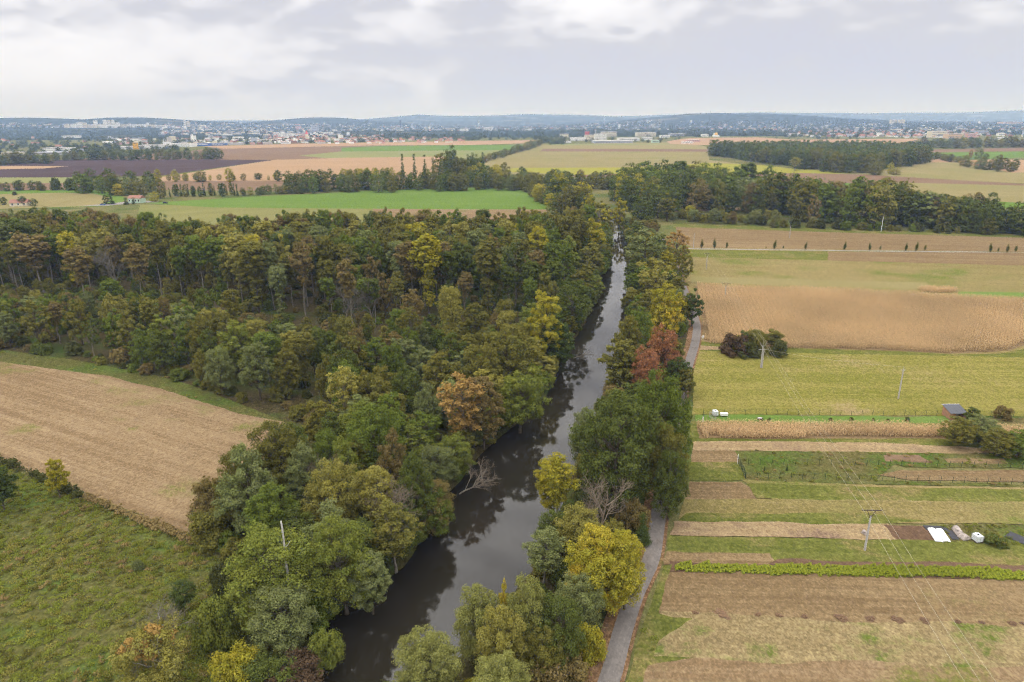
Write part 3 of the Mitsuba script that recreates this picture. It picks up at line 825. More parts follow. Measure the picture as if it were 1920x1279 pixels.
# single trees that the photograph picks out: name, form, foliage, top pixel, height, crown width in pixels, label
SINGLE = [
    # left bank, front
    ('broadleaf_tree', 'round', 'light_green', 500, 1002, 16, 185, 'big light green tree in front of the white snag on the left bank'),
    ('broadleaf_tree', 'round', 'light_green', 634, 975, 16.5, 130, 'yellowish green tree just right of the white snag on the left bank'),
    ('broadleaf_tree', 'oval', 'grey_green', 690, 1036, 11, 80, 'small blue-grey green tree at the water edge low on the left bank'),
    ('shrub', 'bush', 'yellow_green', 440, 1222, 5, 92, 'yellow-green rounded shrub at the bottom edge left of the river'),
    ('shrub', 'bush', 'burgundy', 548, 1240, 4, 110, 'dark burgundy shrub at the bottom edge beside the river'),
    ('shrub', 'bush', 'light_green', 606, 1190, 5, 70, 'bright green bush overhanging the river at the bottom of its left bank'),
    ('broadleaf_tree', 'oval', 'mid_green', 500, 908, 15, 110, 'fresh green tree at the near corner of the stubble field'),
    ('broadleaf_tree', 'round', 'pale_olive', 625, 868, 16, 118, 'pale olive tree behind the fresh green tree at the stubble field corner'),
    ('broadleaf_tree', 'round', 'olive', 508, 800, 17, 125, 'brown-olive tree beside the right end of the stubble field'),
    ('broadleaf_tree', 'oval', 'grey_green', 568, 832, 16, 90, 'grey-green tree between the brown-olive tree and the light dome crowned one'),
    ('broadleaf_tree', 'round', 'mid_green', 698, 765, 19, 125, 'broad green tree left of the amber tree on the left bank'),
    ('broadleaf_tree', 'oval', 'dull_brown', 727, 812, 17, 72, 'brown narrow tree in front of the broad green one on the left bank'),
    ('broadleaf_tree', 'oval', 'light_green', 640, 828, 16, 75, 'light green dome crowned tree among olive ones on the left bank'),
    ('broadleaf_tree', 'sparse', 'pale_olive', 700, 880, 15, 90, 'thin pale olive tree with visible branches above the left bank'),
    ('broadleaf_tree', 'oval', 'deep_green', 775, 850, 17, 80, 'deep green tree left of the branches leaning over the river'),
    ('broadleaf_tree', 'round', 'dull_brown', 810, 905, 10, 90, 'low brownish tree at the left water edge by the leaning dead branches'),
    ('broadleaf_tree', 'round', 'mid_green', 815, 920, 9, 80, 'low green tree overhanging the left water edge mid river'),
    ('broadleaf_tree', 'sparse', 'olive', 735, 955, 12, 110, 'thin olive tree with bare twigs over the left water edge'),
    ('amber_tree', 'sparse', 'golden', 868, 700, 20, 110, 'amber-brown half bare tree on the left bank'),
    ('amber_tree', 'oval', 'dull_brown', 905, 705, 18, 85, 'brown tree right behind the amber half bare one'),
    ('broadleaf_tree', 'round', 'olive', 955, 610, 22, 120, 'large light olive tree at the river bend on the left bank'),
    ('broadleaf_tree', 'oval', 'yellow_green', 1022, 548, 24, 75, 'tall yellowish tree above the river bend on the left bank'),
    ('broadleaf_tree', 'round', 'light_green', 975, 695, 16, 105, 'rounded light green tree low at the river bend'),
    ('broadleaf_tree', 'round', 'olive', 900, 640, 20, 100, 'olive tree left of the large one at the river bend'),
    ('broadleaf_tree', 'oval', 'dark_conifer', 1045, 600, 15, 80, 'dark green tree at the waterline on the inside of the bend'),
    ('broadleaf_tree', 'round', 'deep_green', 1075, 530, 18, 80, 'deep green tree left of the narrow far reach'),
    ('broadleaf_tree', 'oval', 'light_green', 460, 610, 15, 50, 'slim tree with a lemon yellow-green side at the front edge of the forest'),
    ('yellow_tree', 'oval', 'yellow', 660, 619, 13, 34, 'small bright yellow crown in the middle of the forest'),
    ('ivy_clad_tree', 'ivy', 'yellow_green', 798, 448, 30, 66, 'tall yellow-green ivy clad tree in the forest'),
    ('ivy_clad_tree', 'ivy', 'pale_olive', 843, 546, 24, 56, 'pale green ivy clad tree in front of the forest wall'),
    ('ivy_clad_tree', 'ivy', 'olive', 912, 455, 29, 60, 'olive ivy clad tree right of the tall yellow-green one'),
    ('ivy_clad_tree', 'ivy', 'grey_green', 520, 505, 20, 40, 'grey-green narrow ivy clad tree in the left forest'),
    ('dry_brown_tree', 'tall', 'dull_brown', 560, 462, 28, 56, 'tall pinkish brown tree with a long bare trunk'),
    ('dry_brown_tree', 'tall', 'dull_brown', 60, 440, 26, 85, 'wide brown tree near the left edge of the forest'),
    ('dry_brown_tree', 'tall', 'dull_brown', 142, 468, 25, 62, 'second wide brown tree from the left forest edge'),
    ('dry_brown_tree', 'tall', 'dull_brown', 250, 462, 26, 62, 'dull brown tree left of the forest clearing'),
    ('dry_brown_tree', 'round', 'dull_brown', 262, 420, 20, 52, 'brown crown on the far left edge of the forest by the meadow'),
    ('dry_brown_tree', 'tall', 'dull_brown', 652, 492, 25, 50, 'brown umbrella crowned tree on long pale trunks'),
    ('dry_brown_tree', 'sparse', 'dull_brown', 770, 545, 20, 50, 'thin brown tree left of the pale ivy clad one'),
    ('yellow_tree', 'round', 'yellow_green', 1108, 412, 22, 66, 'yellow topped tree at the far end of the left bank'),
    ('broadleaf_tree', 'oval', 'light_green', 1066, 440, 23, 58, 'fresh yellow-green tree left of the yellow topped one'),
    ('broadleaf_tree', 'oval', 'olive', 1112, 452, 19, 58, 'olive brown tree standing over the far reach of the river'),
    ('broadleaf_tree', 'round', 'grey_green', 300, 402, 22, 32, 'dark isolated tree on the far edge of the forest against the pale meadow'),
    # right bank
    ('oak_tree', 'round', 'deep_green', 1165, 742, 24, 175, 'huge dark green oak on the right bank'),
    ('oak_tree', 'round', 'mid_green', 1245, 697, 24, 118, 'broad olive green oak behind the huge dark one'),
    ('broadleaf_tree', 'round', 'olive', 1250, 800, 17, 95, 'olive lower crown at the path side of the huge oak'),
    ('broadleaf_tree', 'round', 'mid_green', 1268, 735, 18, 84, 'olive green tree leaning over the path behind the huge oak'),
    ('broadleaf_tree', 'round', 'deep_green', 1262, 850, 14, 74, 'low dark crown reaching over the path beside the huge oak'),
    ('broadleaf_tree', 'oval', 'olive', 1290, 690, 9, 40, 'small olive tree at the field side of the path behind the oaks'),
    ('broadleaf_tree', 'round', 'grey_green', 1098, 770, 14, 70, 'grey-green tree at the water left of the huge oak'),
    ('russet_tree', 'round', 'rust', 1246, 616, 17, 78, 'round russet red tree beside the path'),
    ('russet_tree', 'round', 'rust', 1216, 656, 14, 70, 'smaller russet tree in front of the round one'),
    ('yellow_tree', 'round', 'yellow', 1254, 558, 16, 62, 'bright yellow crown behind the russet trees'),
    ('yellow_tree', 'round', 'yellow_green', 1252, 532, 20, 76, 'yellow-green tree above the bright yellow crown'),
    ('broadleaf_tree', 'round', 'pale_olive', 1236, 487, 21, 95, 'gold-olive tree on the right bank below the grey one'),
    ('broadleaf_tree', 'round', 'grey_green', 1214, 428, 23, 92, 'silver-grey green tree at the far end of the right bank'),
    ('broadleaf_tree', 'round', 'golden', 1272, 432, 17, 46, 'orange tinged tree behind the silver-grey one'),
    ('broadleaf_tree', 'round', 'olive', 1282, 462, 17, 44, 'olive tree at the field corner by the narrow road'),
    ('spruce_tree', 'oval', 'dark_conifer', 1302, 543, 14, 42, 'dark green tree where the path leaves the corn field'),
    ('broadleaf_tree', 'oval', 'olive', 1183, 592, 19, 62, 'olive brown tree overhanging the narrow reach from the right'),
    ('broadleaf_tree', 'round', 'mid_green', 1202, 575, 16, 52, 'green tree between the yellow and the olive brown ones'),
    ('broadleaf_tree', 'oval', 'olive', 1170, 640, 15, 80, 'dull green tree over the water left of the russet trees'),
    ('broadleaf_tree', 'round', 'dark_conifer', 1275, 670, 11, 60, 'dark tree between the russet one and the path'),
    ('ash_tree', 'sparse', 'yellow_green', 1045, 856, 13, 90, 'small yellow-green tree standing out over the water'),
    ('ash_tree', 'oval', 'yellow_green', 1040, 862, 12, 70, 'leafy lower half of the small yellow-green tree pair over the water'),
    ('golden_tree', 'oval', 'yellow', 1112, 982, 15.5, 88, 'golden topped upright crown between river and path'),
    ('golden_tree', 'round', 'yellow_green', 1128, 996, 14, 140, 'wide lime-yellow tree between river and path'),
    ('golden_tree', 'round', 'gold_leaf', 1098, 1058, 9, 85, 'deep golden low crown in front of the wide lime-yellow tree'),
    ('golden_tree', 'round', 'yellow_green', 1178, 1008, 13, 90, 'yellow-green crown on the path side of the wide lime-yellow tree'),
    ('golden_tree', 'oval', 'gold_leaf', 1150, 1090, 6, 55, 'small golden bush beside the path'),
    ('broadleaf_tree', 'round', 'pale_olive', 1085, 945, 12, 100, 'pale olive tree behind the golden yellow one'),
    ('broadleaf_tree', 'sparse', 'grey_green', 1020, 995, 10, 90, 'thin grey-green tree leaning over the river before the golden one'),
    ('willow_tree', 'willow', 'willow', 895, 1108, 12, 105, 'rounded grey-green willow at the right water edge'),
    ('willow_tree', 'willow', 'willow', 790, 1192, 10, 140, 'pale willow at the bottom edge of the picture on the river'),
    ('willow_tree', 'willow', 'willow', 945, 1228, 10, 125, 'pale willow at the bottom edge beside the first bottom willow'),
    ('willow_tree', 'willow', 'pale_olive', 940, 1150, 12, 110, 'yellowish willow behind the bottom willows'),
    ('willow_tree', 'willow', 'willow', 985, 1090, 14, 95, 'tall soft willow right of the rounded one'),
    ('birch_tree', 'oval', 'yellow', 942, 1092, 13, 26, 'slim yellow birch poking up between the willows'),
    ('broadleaf_tree', 'round', 'deep_green', 1050, 1125, 12, 115, 'dark green tree below the golden one near the path'),
    ('broadleaf_tree', 'round', 'olive', 1020, 1180, 9, 100, 'olive thicket tree left of the path at the bottom'),
    ('shrub', 'bush', 'yellow_green', 1105, 1180, 5, 70, 'yellow-green shrub beside the lower path'),
    ('shrub', 'bush', 'dull_brown', 1040, 1240, 5, 120, 'brownish thicket at the bottom left of the path'),
    ('spruce_tree', 'conifer', 'dark_conifer', 1208, 965, 6, 36, 'small dark evergreen against the path under the huge oak'),
    ('shrub', 'bush', 'dull_brown', 1190, 945, 5, 60, 'brown shrub behind the small dark evergreen'),
    # left meadow
    ('young_tree', 'oval', 'yellow_green', 96, 862, 8.5, 42, 'lone young tree with a yellow top at the meadow edge'),
    ('broadleaf_tree', 'oval', 'dark_conifer', -12, 880, 9, 60, 'dark tree cut by the left edge of the picture'),
    ('young_tree', 'sparse', 'dark_conifer', 335, 1090, 6.5, 55, 'dark thin young tree in the rough meadow before the light green tree'),
    ('shrub', 'bush', 'light_green', 395, 1135, 7, 90, 'soft green shrub between the dark young tree and the light green tree'),
    ('shrub', 'bush', 'dull_brown', 395, 905, 7, 90, 'brown-red thicket at the corner of the stubble field'),
    ('shrub', 'bush', 'olive', 400, 960, 6, 100, 'olive thicket between stubble field corner and meadow'),
    ('shrub', 'bush', 'dark_scrub', 420, 1060, 6, 70, 'dark scrub left of the big light green tree'),
    ('shrub', 'bush', 'grey_green', 258, 1052, 1.8, 22, 'tiny round bush alone in the rough meadow'),
    # corn island and shed trees
    ('shrub', 'bush', 'burgundy', 1382, 630, 6, 60, 'dark purple shrub at the left end of the island of bushes in the corn'),
    ('shrub', 'bush', 'yellow_green', 1384, 633, 5, 22, 'small yellow-green bush in the island by the corn'),
    ('shrub', 'oval', 'deep_green', 1400, 621, 7, 36, 'green bush behind the branched power pole'),
    ('shrub', 'bush', 'olive', 1422, 624, 7, 50, 'olive bush in the middle of the bush island'),
    ('shrub', 'bush', 'dark_scrub', 1404, 642, 4.5, 50, 'dark low bush at the front of the bush island'),
    ('shrub', 'oval', 'olive', 1455, 619, 7, 44, 'olive bush at the right end of the bush island'),
    ('shrub', 'bush', 'dark_scrub', 1462, 640, 5, 36, 'dark bush at the right front of the bush island'),
    ('broadleaf_tree', 'round', 'olive', 1805, 784, 7, 78, 'wide olive tree in front of the small shed'),
    ('broadleaf_tree', 'round', 'grey_green', 1845, 781, 6.5, 75, 'grey-green tree right of the shed'),
    ('broadleaf_tree', 'round', 'olive', 1880, 806, 6.5, 64, 'olive fruit tree at the right edge below the shed'),
    ('broadleaf_tree', 'round', 'mid_green', 1918, 808, 6.5, 62, 'green fruit tree cut by the right edge of the picture'),
    ('shrub', 'oval', 'deep_green', 1828, 764, 4.5, 30, 'dark green bush at the right wall of the shed'),
    ('shrub', 'bush', 'dull_brown', 1885, 764, 3, 34, 'reddish bare bush on the meadow right of the shed'),
    ('shrub', 'bush', 'olive', 1866, 1004, 1.5, 44, 'weedy olive bush beyond the white tank'),
    ('shrub', 'bush', 'deep_green', 1870, 1006, 1.6, 40, 'green bush among the weeds at the right garden end'),
]
for name_, form_, leaf_, px_, py_, h_, w_, lab_ in SINGLE:
    tree_px(name_, form_, leaf_, px_, py_, h_, w_, lab_, 'shrub' if name_ == 'shrub' else 'tree')
def pixel(p):
    d = np.asarray(p, float) - EYE
    return 960 + FOCAL * (d @ RIGHT) / (d @ FWD), 639.5 - FOCAL * (d @ UP) / (d @ FWD)


def inside(shape, x, y):
    return shapely.contains_xy(shape, x, y)


def scatter(shape, gap, rng, tries=6000, avoid=True, limit=10**6, gap_fn=None):
    """Dart throwing inside a shape, keeping clear of trees already placed."""
    x0, y0, x1, y1 = shape.bounds
    cand = np.c_[rng.uniform(x0, x1, tries), rng.uniform(y0, y1, tries)]
    cand = cand[inside(shape, cand[:, 0], cand[:, 1])]
    old = np.array([[a, b] for a, b, _ in PLACED]) if avoid and PLACED else np.zeros((0, 2))
    orad = np.array([r for _, _, r in PLACED]) if len(old) else np.zeros(0)
    got = []
    for p in cand:
        g = gap_fn(p) if gap_fn else gap
        if len(old) and (np.hypot(*(old - p).T) < np.minimum(orad * .62 + g * .28, g * 1.1)).any():
            continue
        if got and np.hypot(*(np.array(got) - p).T).min() < g:
            continue
        got.append(p)
        if len(got) >= limit:
            break
    return got


WORD = {'deep_green': 'deep green', 'mid_green': 'mid green', 'light_green': 'light green', 'yellow_green': 'yellow-green', 'yellow': 'bright yellow', 'rust': 'russet', 'dull_brown': 'dull brown', 'olive': 'olive',
        'grey_green': 'grey-green', 'dark_conifer': 'blackish green', 'golden': 'golden brown', 'burgundy': 'dark purple', 'pale_olive': 'pale olive', 'willow': 'silvery', 'dark_scrub': 'dark', 'gold_leaf': 'golden', 'dead_weed': 'dry brown'}
FORM_WORD = {'round': 'broad crowned tree', 'oval': 'oval crowned tree', 'tall': 'long trunked tree', 'ivy': 'ivy clad tree', 'sparse': 'thin crowned tree', 'bush': 'bush', 'column': 'poplar', 'conifer': 'conifer', 'willow': 'willow', 'sapling': 'sapling'}


def pick(rng, weights):
    k = list(weights)
    w = np.array([weights[i] for i in k], float)
    return k[rng.choice(len(k), p=w / w.sum())]


# ---- the forest on the left bank
rng_f = np.random.default_rng(77)
front_line = LineString(poly([(-330, 610), (0, 657), (150, 678), (330, 714), (450, 760), (556, 802)]))
far_line = LineString(poly([(1060, 478), (800, 483), (560, 488), (390, 520), (285, 495), (0, 474), (-330, 466)]))
bank_line = LineString(left_top)
ride = Polygon(poly([(-100, 575), (60, 595), (240, 600), (420, 612), (600, 628), (680, 640), (690, 618), (600, 602), (420, 585), (240, 575), (60, 572), (-100, 556)]))
clearing = Polygon(poly([(290, 543), (345, 535), (395, 550), (372, 600), (310, 605)]))
room = forest_shape.difference(ride).buffer(-1.0)
n_forest = 0
for p in scatter(room, 8.0, rng_f, 14000, gap_fn=lambda p: 5.2 if p[1] < 190 else 5.8, limit=700):
    q = Point(p)
    d_front, d_far, d_bank = q.distance(front_line), q.distance(far_line), q.distance(bank_line)
    px_, py_ = pixel((p[0], p[1], 0))
    if px_ < -60 or px_ > 1300 or py_ > 1420 or (px_ < 610 and 752 < py_ < 900):
        continue
    if d_bank < 10:
        form = pick(rng_f, {'round': 3, 'oval': 4, 'sparse': 1, 'willow': .6}); zone = 'along the left river bank'
        leaf = pick(rng_f, {'deep_green': 3, 'mid_green': 3, 'olive': 4, 'grey_green': 2, 'light_green': 1.5, 'dull_brown': .7, 'pale_olive': 1.5})
        h = rng_f.uniform(9, 15); w = h * rng_f.uniform(.62, .85)
    elif p[1] < 175:
        form = pick(rng_f, {'round': 4, 'oval': 4, 'sparse': .8}); zone = 'in the near forest end'
        leaf = pick(rng_f, {'deep_green': 3, 'mid_green': 3, 'olive': 3.5, 'grey_green': 2.5, 'light_green': 1.5, 'dull_brown': .7, 'pale_olive': 1.8})
        h = rng_f.uniform(13, 18.5); w = h * rng_f.uniform(.48, .66)
    elif d_front < 14:
        form = pick(rng_f, {'round': 3, 'oval': 6, 'tall': 1.2, 'sparse': .4}); zone = 'at the forest front edge'
        leaf = pick(rng_f, {'deep_green': 5, 'mid_green': 4, 'olive': 3, 'light_green': 1.6, 'dull_brown': .8, 'grey_green': 1.5})
        h = rng_f.uniform(14, 19) if d_front > 4 else rng_f.uniform(11, 16); w = h * rng_f.uniform(.46, .62)
    elif d_far < 40:
        form = pick(rng_f, {'round': 4, 'tall': 3, 'oval': 2}); zone = 'in the far forest rim'
        leaf = pick(rng_f, {'deep_green': 2, 'mid_green': 1.5, 'olive': 6, 'dull_brown': 1.5, 'rust': .04, 'grey_green': 2, 'pale_olive': 1.5})
        h = rng_f.uniform(23, 28); w = h * rng_f.uniform(.38, .52)
    else:
        form = pick(rng_f, {'round': 1.3, 'tall': 5, 'oval': 2.2, 'ivy': 1.5, 'sparse': .7}); zone = 'deep in the left forest'
        leaf = pick(rng_f, {'deep_green': 2.6, 'mid_green': 2.6, 'olive': 5, 'dull_brown': 1.0, 'rust': .02, 'grey_green': 2, 'pale_olive': 1.6, 'yellow_green': .35})
        h = rng_f.uniform(21, 28) if py_ < 590 else rng_f.uniform(15, 21); w = h * rng_f.uniform(.34, .48)
    wall = np.interp(px_, [0, 300, 450, 600, 1000], [548, 552, 588, 612, 606])
    depth_ = float((np.array([p[0], p[1], 0]) - EYE) @ FWD)
    if px_ < 1010 and d_bank > 12:
        if py_ > wall:  # younger growth before the old trees
            top = max(3.2, (py_ - wall + 4) * depth_ / FOCAL * 1.02)
            if rng_f.random() < .22:
                top = max(top * 1.7, 9)
            if h > top:
                h = top * rng_f.uniform(.82, 1.02)
                form = pick(rng_f, {'oval': 4, 'round': 3}) if h > 6 else 'bush'
                w = h * (rng_f.uniform(.5, .7) if h > 6 else 1.2)
        elif form in ('round', 'oval') and rng_f.random() < .30:
            form = 'tall'
    lab = f'{WORD[leaf]} {FORM_WORD[form]} {zone}'
    tree({'round': 'forest_tree', 'oval': 'forest_tree', 'tall': 'tall_forest_tree', 'ivy': 'ivy_clad_tree', 'sparse': 'thin_forest_tree', 'willow': 'willow_tree', 'bush': 'forest_bush'}[form], form, leaf, p[0], p[1], h, w, lab, 'bush' if form == 'bush' else 'tree', group=lab, rng=rng_f)
    n_forest += 1

# ---- crowns leaning over the water
for line, sgn, zone, s0, s1 in [(left_top, 1, 'leaning over the left waterline', 0, 1.0), (right_top, -1, 'leaning over the right waterline', .42, 1.0)]:
    ls = LineString(line)
    t = s0 * ls.length
    while t < s1 * ls.length:
        q = np.array(ls.interpolate(t).coords[0]); q2 = np.array(ls.interpolate(t + 1).coords[0])
        nn = np.array([-(q2 - q)[1], (q2 - q)[0]]); nn = nn / (np.linalg.norm(nn) + 1e-9)
        q = q - nn * sgn * rng_f.uniform(-.6, 1.0)
        px_, py_ = pixel((q[0], q[1], 0))
        if 430 < py_ < 1330:
            form = pick(rng_f, {'round': 3, 'oval': 2, 'bush': 2})
            leaf = pick(rng_f, {'deep_green': 3, 'mid_green': 3, 'olive': 4, 'grey_green': 1, 'light_green': 1, 'pale_olive': 1})
            h = rng_f.uniform(3, 5) if form == 'bush' else rng_f.uniform(6.5, 11) if sgn > 0 else rng_f.uniform(6, 9)
            lab = f'{WORD[leaf]} {FORM_WORD[form]} {zone}'
            tree('waterside_bush' if form == 'bush' else 'waterside_tree', form, leaf, q[0], q[1], h, h * (1.45 if form == 'bush' else .92), lab, 'bush' if form == 'bush' else 'tree', lab, rng=rng_f)
        t += rng_f.uniform(3.6, 7.0)

# ---- fill of the right bank
n0 = len(PLACED)
for p in scatter(right_bank.buffer(-1.6), 5.0, rng_f, 4000, limit=150):
    px_, py_ = pixel((p[0], p[1], 0))
    if py_ > 1400 or py_ < 425:
        continue
    far = p[1] > 230
    form = pick(rng_f, {'round': 2, 'oval': 2, 'bush': 3})
    leaf = pick(rng_f, {'deep_green': 3, 'olive': 4, 'mid_green': 2, 'yellow_green': 1, 'grey_green': 1.5, 'dull_brown': .8, 'pale_olive': 1.2})
    h = (rng_f.uniform(2.5, 5) if form == 'bush' else rng_f.uniform(6, 9.5)) * (1.35 if far else 1); w = h * (1.25 if form == 'bush' else .85)
    lab = f'{WORD[leaf]} {FORM_WORD[form]} between river and path' + (' far off' if far else '')
    tree('bank_bush' if form == 'bush' else 'bank_tree', form, leaf, p[0], p[1], h, w, lab, 'bush' if form == 'bush' else 'tree', lab, rng=rng_f)

# ---- undergrowth: one mass nobody could count
rng_u = np.random.default_rng(5)
us = {ld: [tree_group('bush', k % 3, ld, lf) for k, lf in enumerate(['olive', 'deep_green', 'dull_brown', 'dark_scrub', 'mid_green', 'olive'])] for ld in ('hi', 'low')}
k = 0
edge = forest_shape.boundary.buffer(5).intersection(forest_shape)
spots = scatter(edge, 3.0, rng_u, 4000, avoid=False) + scatter(forest_shape, 5.0, rng_u, 6000, avoid=False)
spots += scatter(Polygon(np.vstack([left_top, offset(left_top, 3.5)[::-1]])).buffer(0), 2.2, rng_u, 3000, avoid=False)
spots += scatter(Polygon(np.vstack([right_top, offset(right_top, -3.5)[::-1]])).buffer(0), 2.2, rng_u, 3000, avoid=False)
for p in spots:
    px_, py_ = pixel((p[0], p[1], 0))
    if px_ < -80 or px_ > 1400 or py_ > 1450:
        continue
    k += 1
    s = rng_u.uniform(.35, 1.0)
    put(f'undergrowth__{k:03d}', us['hi' if p[1] < 190 else 'low'][rng_u.integers(6)], p[0], p[1], 0, rng_u.uniform(0, 6.3), (s, s, s * rng_u.uniform(.7, 1.2)))
note('undergrowth', 'low scrub and brambles under the trees and along both river banks', kind='stuff')


# ---- trees of the middle distance
def tree_base(name, form, leaf, px, py, hpx, wpx, label, group=None, rng=rng_f, category='tree', lod=None):
    p = at(px, py)
    m = float((p - EYE) @ FWD) / FOCAL
    return tree(name, form, leaf, p[0], p[1], hpx * m * 1.03, wpx * m, label, category, group, rng=rng, lod=lod)


def row_of(name, place, x0, y0, x1, y1, n, hpx, wf, forms, leafs, jy=3.0, jx=.6, seed=0):
    rng = np.random.default_rng(abs(seed + int(x0) * 7 + int(y0)))
    order = np.argsort(rng.random(n))
    for k in range(n):
        t = (k + .5 + rng.uniform(-jx, jx)) / n
        form, leaf = pick(rng, forms), pick(rng, leafs)
        h = rng.uniform(*hpx)
        w = h * wf * rng.uniform(.8, 1.25) * (.34 if form == 'column' else .55 if form == 'conifer' else 1)
        lab = f'{WORD[leaf]} {FORM_WORD[form]} {place}'
        tree_base(name, form, leaf, x0 + (x1 - x0) * t, y0 + (y1 - y0) * t + rng.uniform(-jy, jy), h, w, lab, lab, rng)


RO = {'round': 3, 'oval': 2}
DK = {'deep_green': 5, 'mid_green': 2, 'olive': 3, 'grey_green': 1}
MX = {'deep_green': 3, 'olive': 4, 'grey_green': 2, 'dull_brown': 1, 'pale_olive': 1}
row_of('hedgerow_tree', 'behind the left hamlet', -60, 358, 145, 357, 15, (13, 22), .95, {'round': 3, 'bush': 1}, {'olive': 4, 'dull_brown': .8, 'golden': .4, 'deep_green': 3}, 1.5)
row_of('hedgerow_tree', 'above the red roofed house', 150, 357, 300, 366, 18, (26, 40), .8, RO, DK, 7)
row_of('hedgerow_tree', 'in the dark green field row', 303, 369, 450, 367, 22, (17, 25), .5, {'conifer': 3, 'oval': 3}, {'dark_conifer': 5, 'deep_green': 3, 'olive': 1}, 1.5)
row_of('hedgerow_tree', 'in the low green field hedge', 450, 367, 570, 362, 14, (11, 18), .9, RO, MX, 1.5)
row_of('hedgerow_tree', 'below the ochre field', 288, 339, 530, 337, 16, (8, 16), 1.0, RO, {'olive': 3, 'yellow_green': 2, 'pale_olive': 2, 'deep_green': 2}, 1.2)
row_of('hedgerow_tree', 'left of the poplars', 535, 361, 740, 356, 30, (28, 38), .7, RO, DK, 4)
row_of('yellowing_tree', 'in the pale plantation', 640, 344, 738, 341, 16, (24, 27), .55, {'oval': 1}, {'yellow_green': 3, 'pale_olive': 3}, 2)
row_of('hedgerow_tree', 'under the poplars', 735, 356, 985, 352, 40, (22, 34), .75, RO, DK, 5)
row_of('hedgerow_tree', 'in the poplar clump', 822, 344, 905, 338, 12, (38, 52), .62, RO, {'deep_green': 4, 'grey_green': 3, 'olive': 2}, 4)
row_of('hedgerow_tree', 'right of the poplars', 870, 349, 950, 345, 8, (32, 40), .8, RO, {'yellow_green': 4, 'olive': 3, 'mid_green': 2}, 3)
row_of('hedgerow_tree', 'in the townward hedge', 905, 305, 1015, 273, 26, (9, 15), 1.0, RO, MX, 1.5)
row_of('hedgerow_tree', 'in the grey thicket', 955, 352, 1160, 352, 34, (22, 32), .85, RO, {'olive': 5, 'grey_green': 3, 'dull_brown': 2, 'deep_green': 2}, 6)
row_of('yellowing_tree', 'at the green field corner', 985, 362, 1052, 398, 9, (20, 32), .9, RO, {'yellow_green': 5, 'yellow': 1.5, 'olive': 2, 'mid_green': 1}, 4)
row_of('riverside_tree', 'beside the far river bend', 1040, 385, 1135, 432, 16, (40, 58), .75, RO, {'yellow_green': 3, 'olive': 4, 'deep_green': 3, 'pale_olive': 2}, 9)
row_of('riverside_tree', 'right of the far bend', 1150, 372, 1262, 415, 18, (42, 60), .75, RO, {'deep_green': 5, 'mid_green': 2, 'olive': 3, 'yellow_green': 1.4}, 10)
row_of('woodland_tree', 'in the big dark wood', 1165, 368, 1440, 378, 34, (48, 62), .8, RO, {'deep_green': 5, 'mid_green': 5, 'olive': 1}, 10)
row_of('woodland_tree', 'fronting the big dark wood', 1240, 390, 1440, 400, 18, (48, 60), .75, RO, {'deep_green': 6, 'olive': 2, 'grey_green': 1, 'dull_brown': .5}, 4)
row_of('woodland_tree', 'in the middle tree belt', 1430, 402, 1700, 424, 30, (60, 78), .72, RO, {'deep_green': 6, 'olive': 3, 'mid_green': 2, 'pale_olive': 1, 'dull_brown': .8}, 8)
row_of('woodland_tree', 'in the right tree belt', 1690, 424, 1850, 434, 18, (52, 64), .75, RO, {'deep_green': 6, 'olive': 3, 'dull_brown': .8, 'grey_green': 1}, 6)
row_of('woodland_tree', 'ending the tree belt', 1845, 436, 2010, 446, 14, (42, 56), .8, RO, {'deep_green': 6, 'olive': 2}, 4)
row_of('scrub_bush', 'before the big dark wood', 1262, 411, 1420, 419, 20, (10, 22), 1.1, {'bush': 2, 'round': 1}, {'yellow_green': 3, 'olive': 3, 'pale_olive': 2, 'grey_green': 2}, 4)
row_of('scrub_bush', 'before the tree belt', 1420, 424, 1800, 437, 26, (9, 20), 1.2, {'bush': 3}, {'olive': 3, 'dark_scrub': 3, 'mid_green': 2}, 2)
row_of('hedgerow_tree', 'behind the dark ploughed field', 100, 300.5, 418, 298, 46, (13, 21), .85, RO, {'deep_green': 4, 'grey_green': 3, 'olive': 3}, 1.5)
row_of('hedgerow_tree', 'left of the ploughed field', -60, 312, 100, 305, 22, (14, 22), .9, RO, {'deep_green': 4, 'olive': 3}, 2)
row_of('woodland_tree', 'fronting the oval wood', 1330, 291, 1480, 312, 20, (25, 30), .75, RO, {'deep_green': 6, 'olive': 2}, 1.5)
row_of('woodland_tree', 'at the oval wood corner', 1482, 317, 1640, 324, 20, (28, 38), .75, RO, {'deep_green': 5, 'olive': 3}, 3)
row_of('woodland_tree', 'right of the oval wood', 1640, 319, 1740, 305, 14, (26, 34), .8, RO, {'deep_green': 5, 'olive': 2}, 2)
row_of('hedgerow_tree', 'before the right town', 1712, 279, 1960, 276, 34, (13, 21), .9, RO, MX, 1.5)
row_of('hedgerow_tree', 'beside the right green field', 1745, 296, 1800, 306, 10, (9, 16), 1.1, RO, MX, 2)
row_of('hedgerow_tree', 'in the right edge hedge', 1795, 310, 1905, 322, 13, (11, 22), 1.0, RO, {'olive': 4, 'deep_green': 2, 'golden': 1, 'grey_green': 2}, 3)
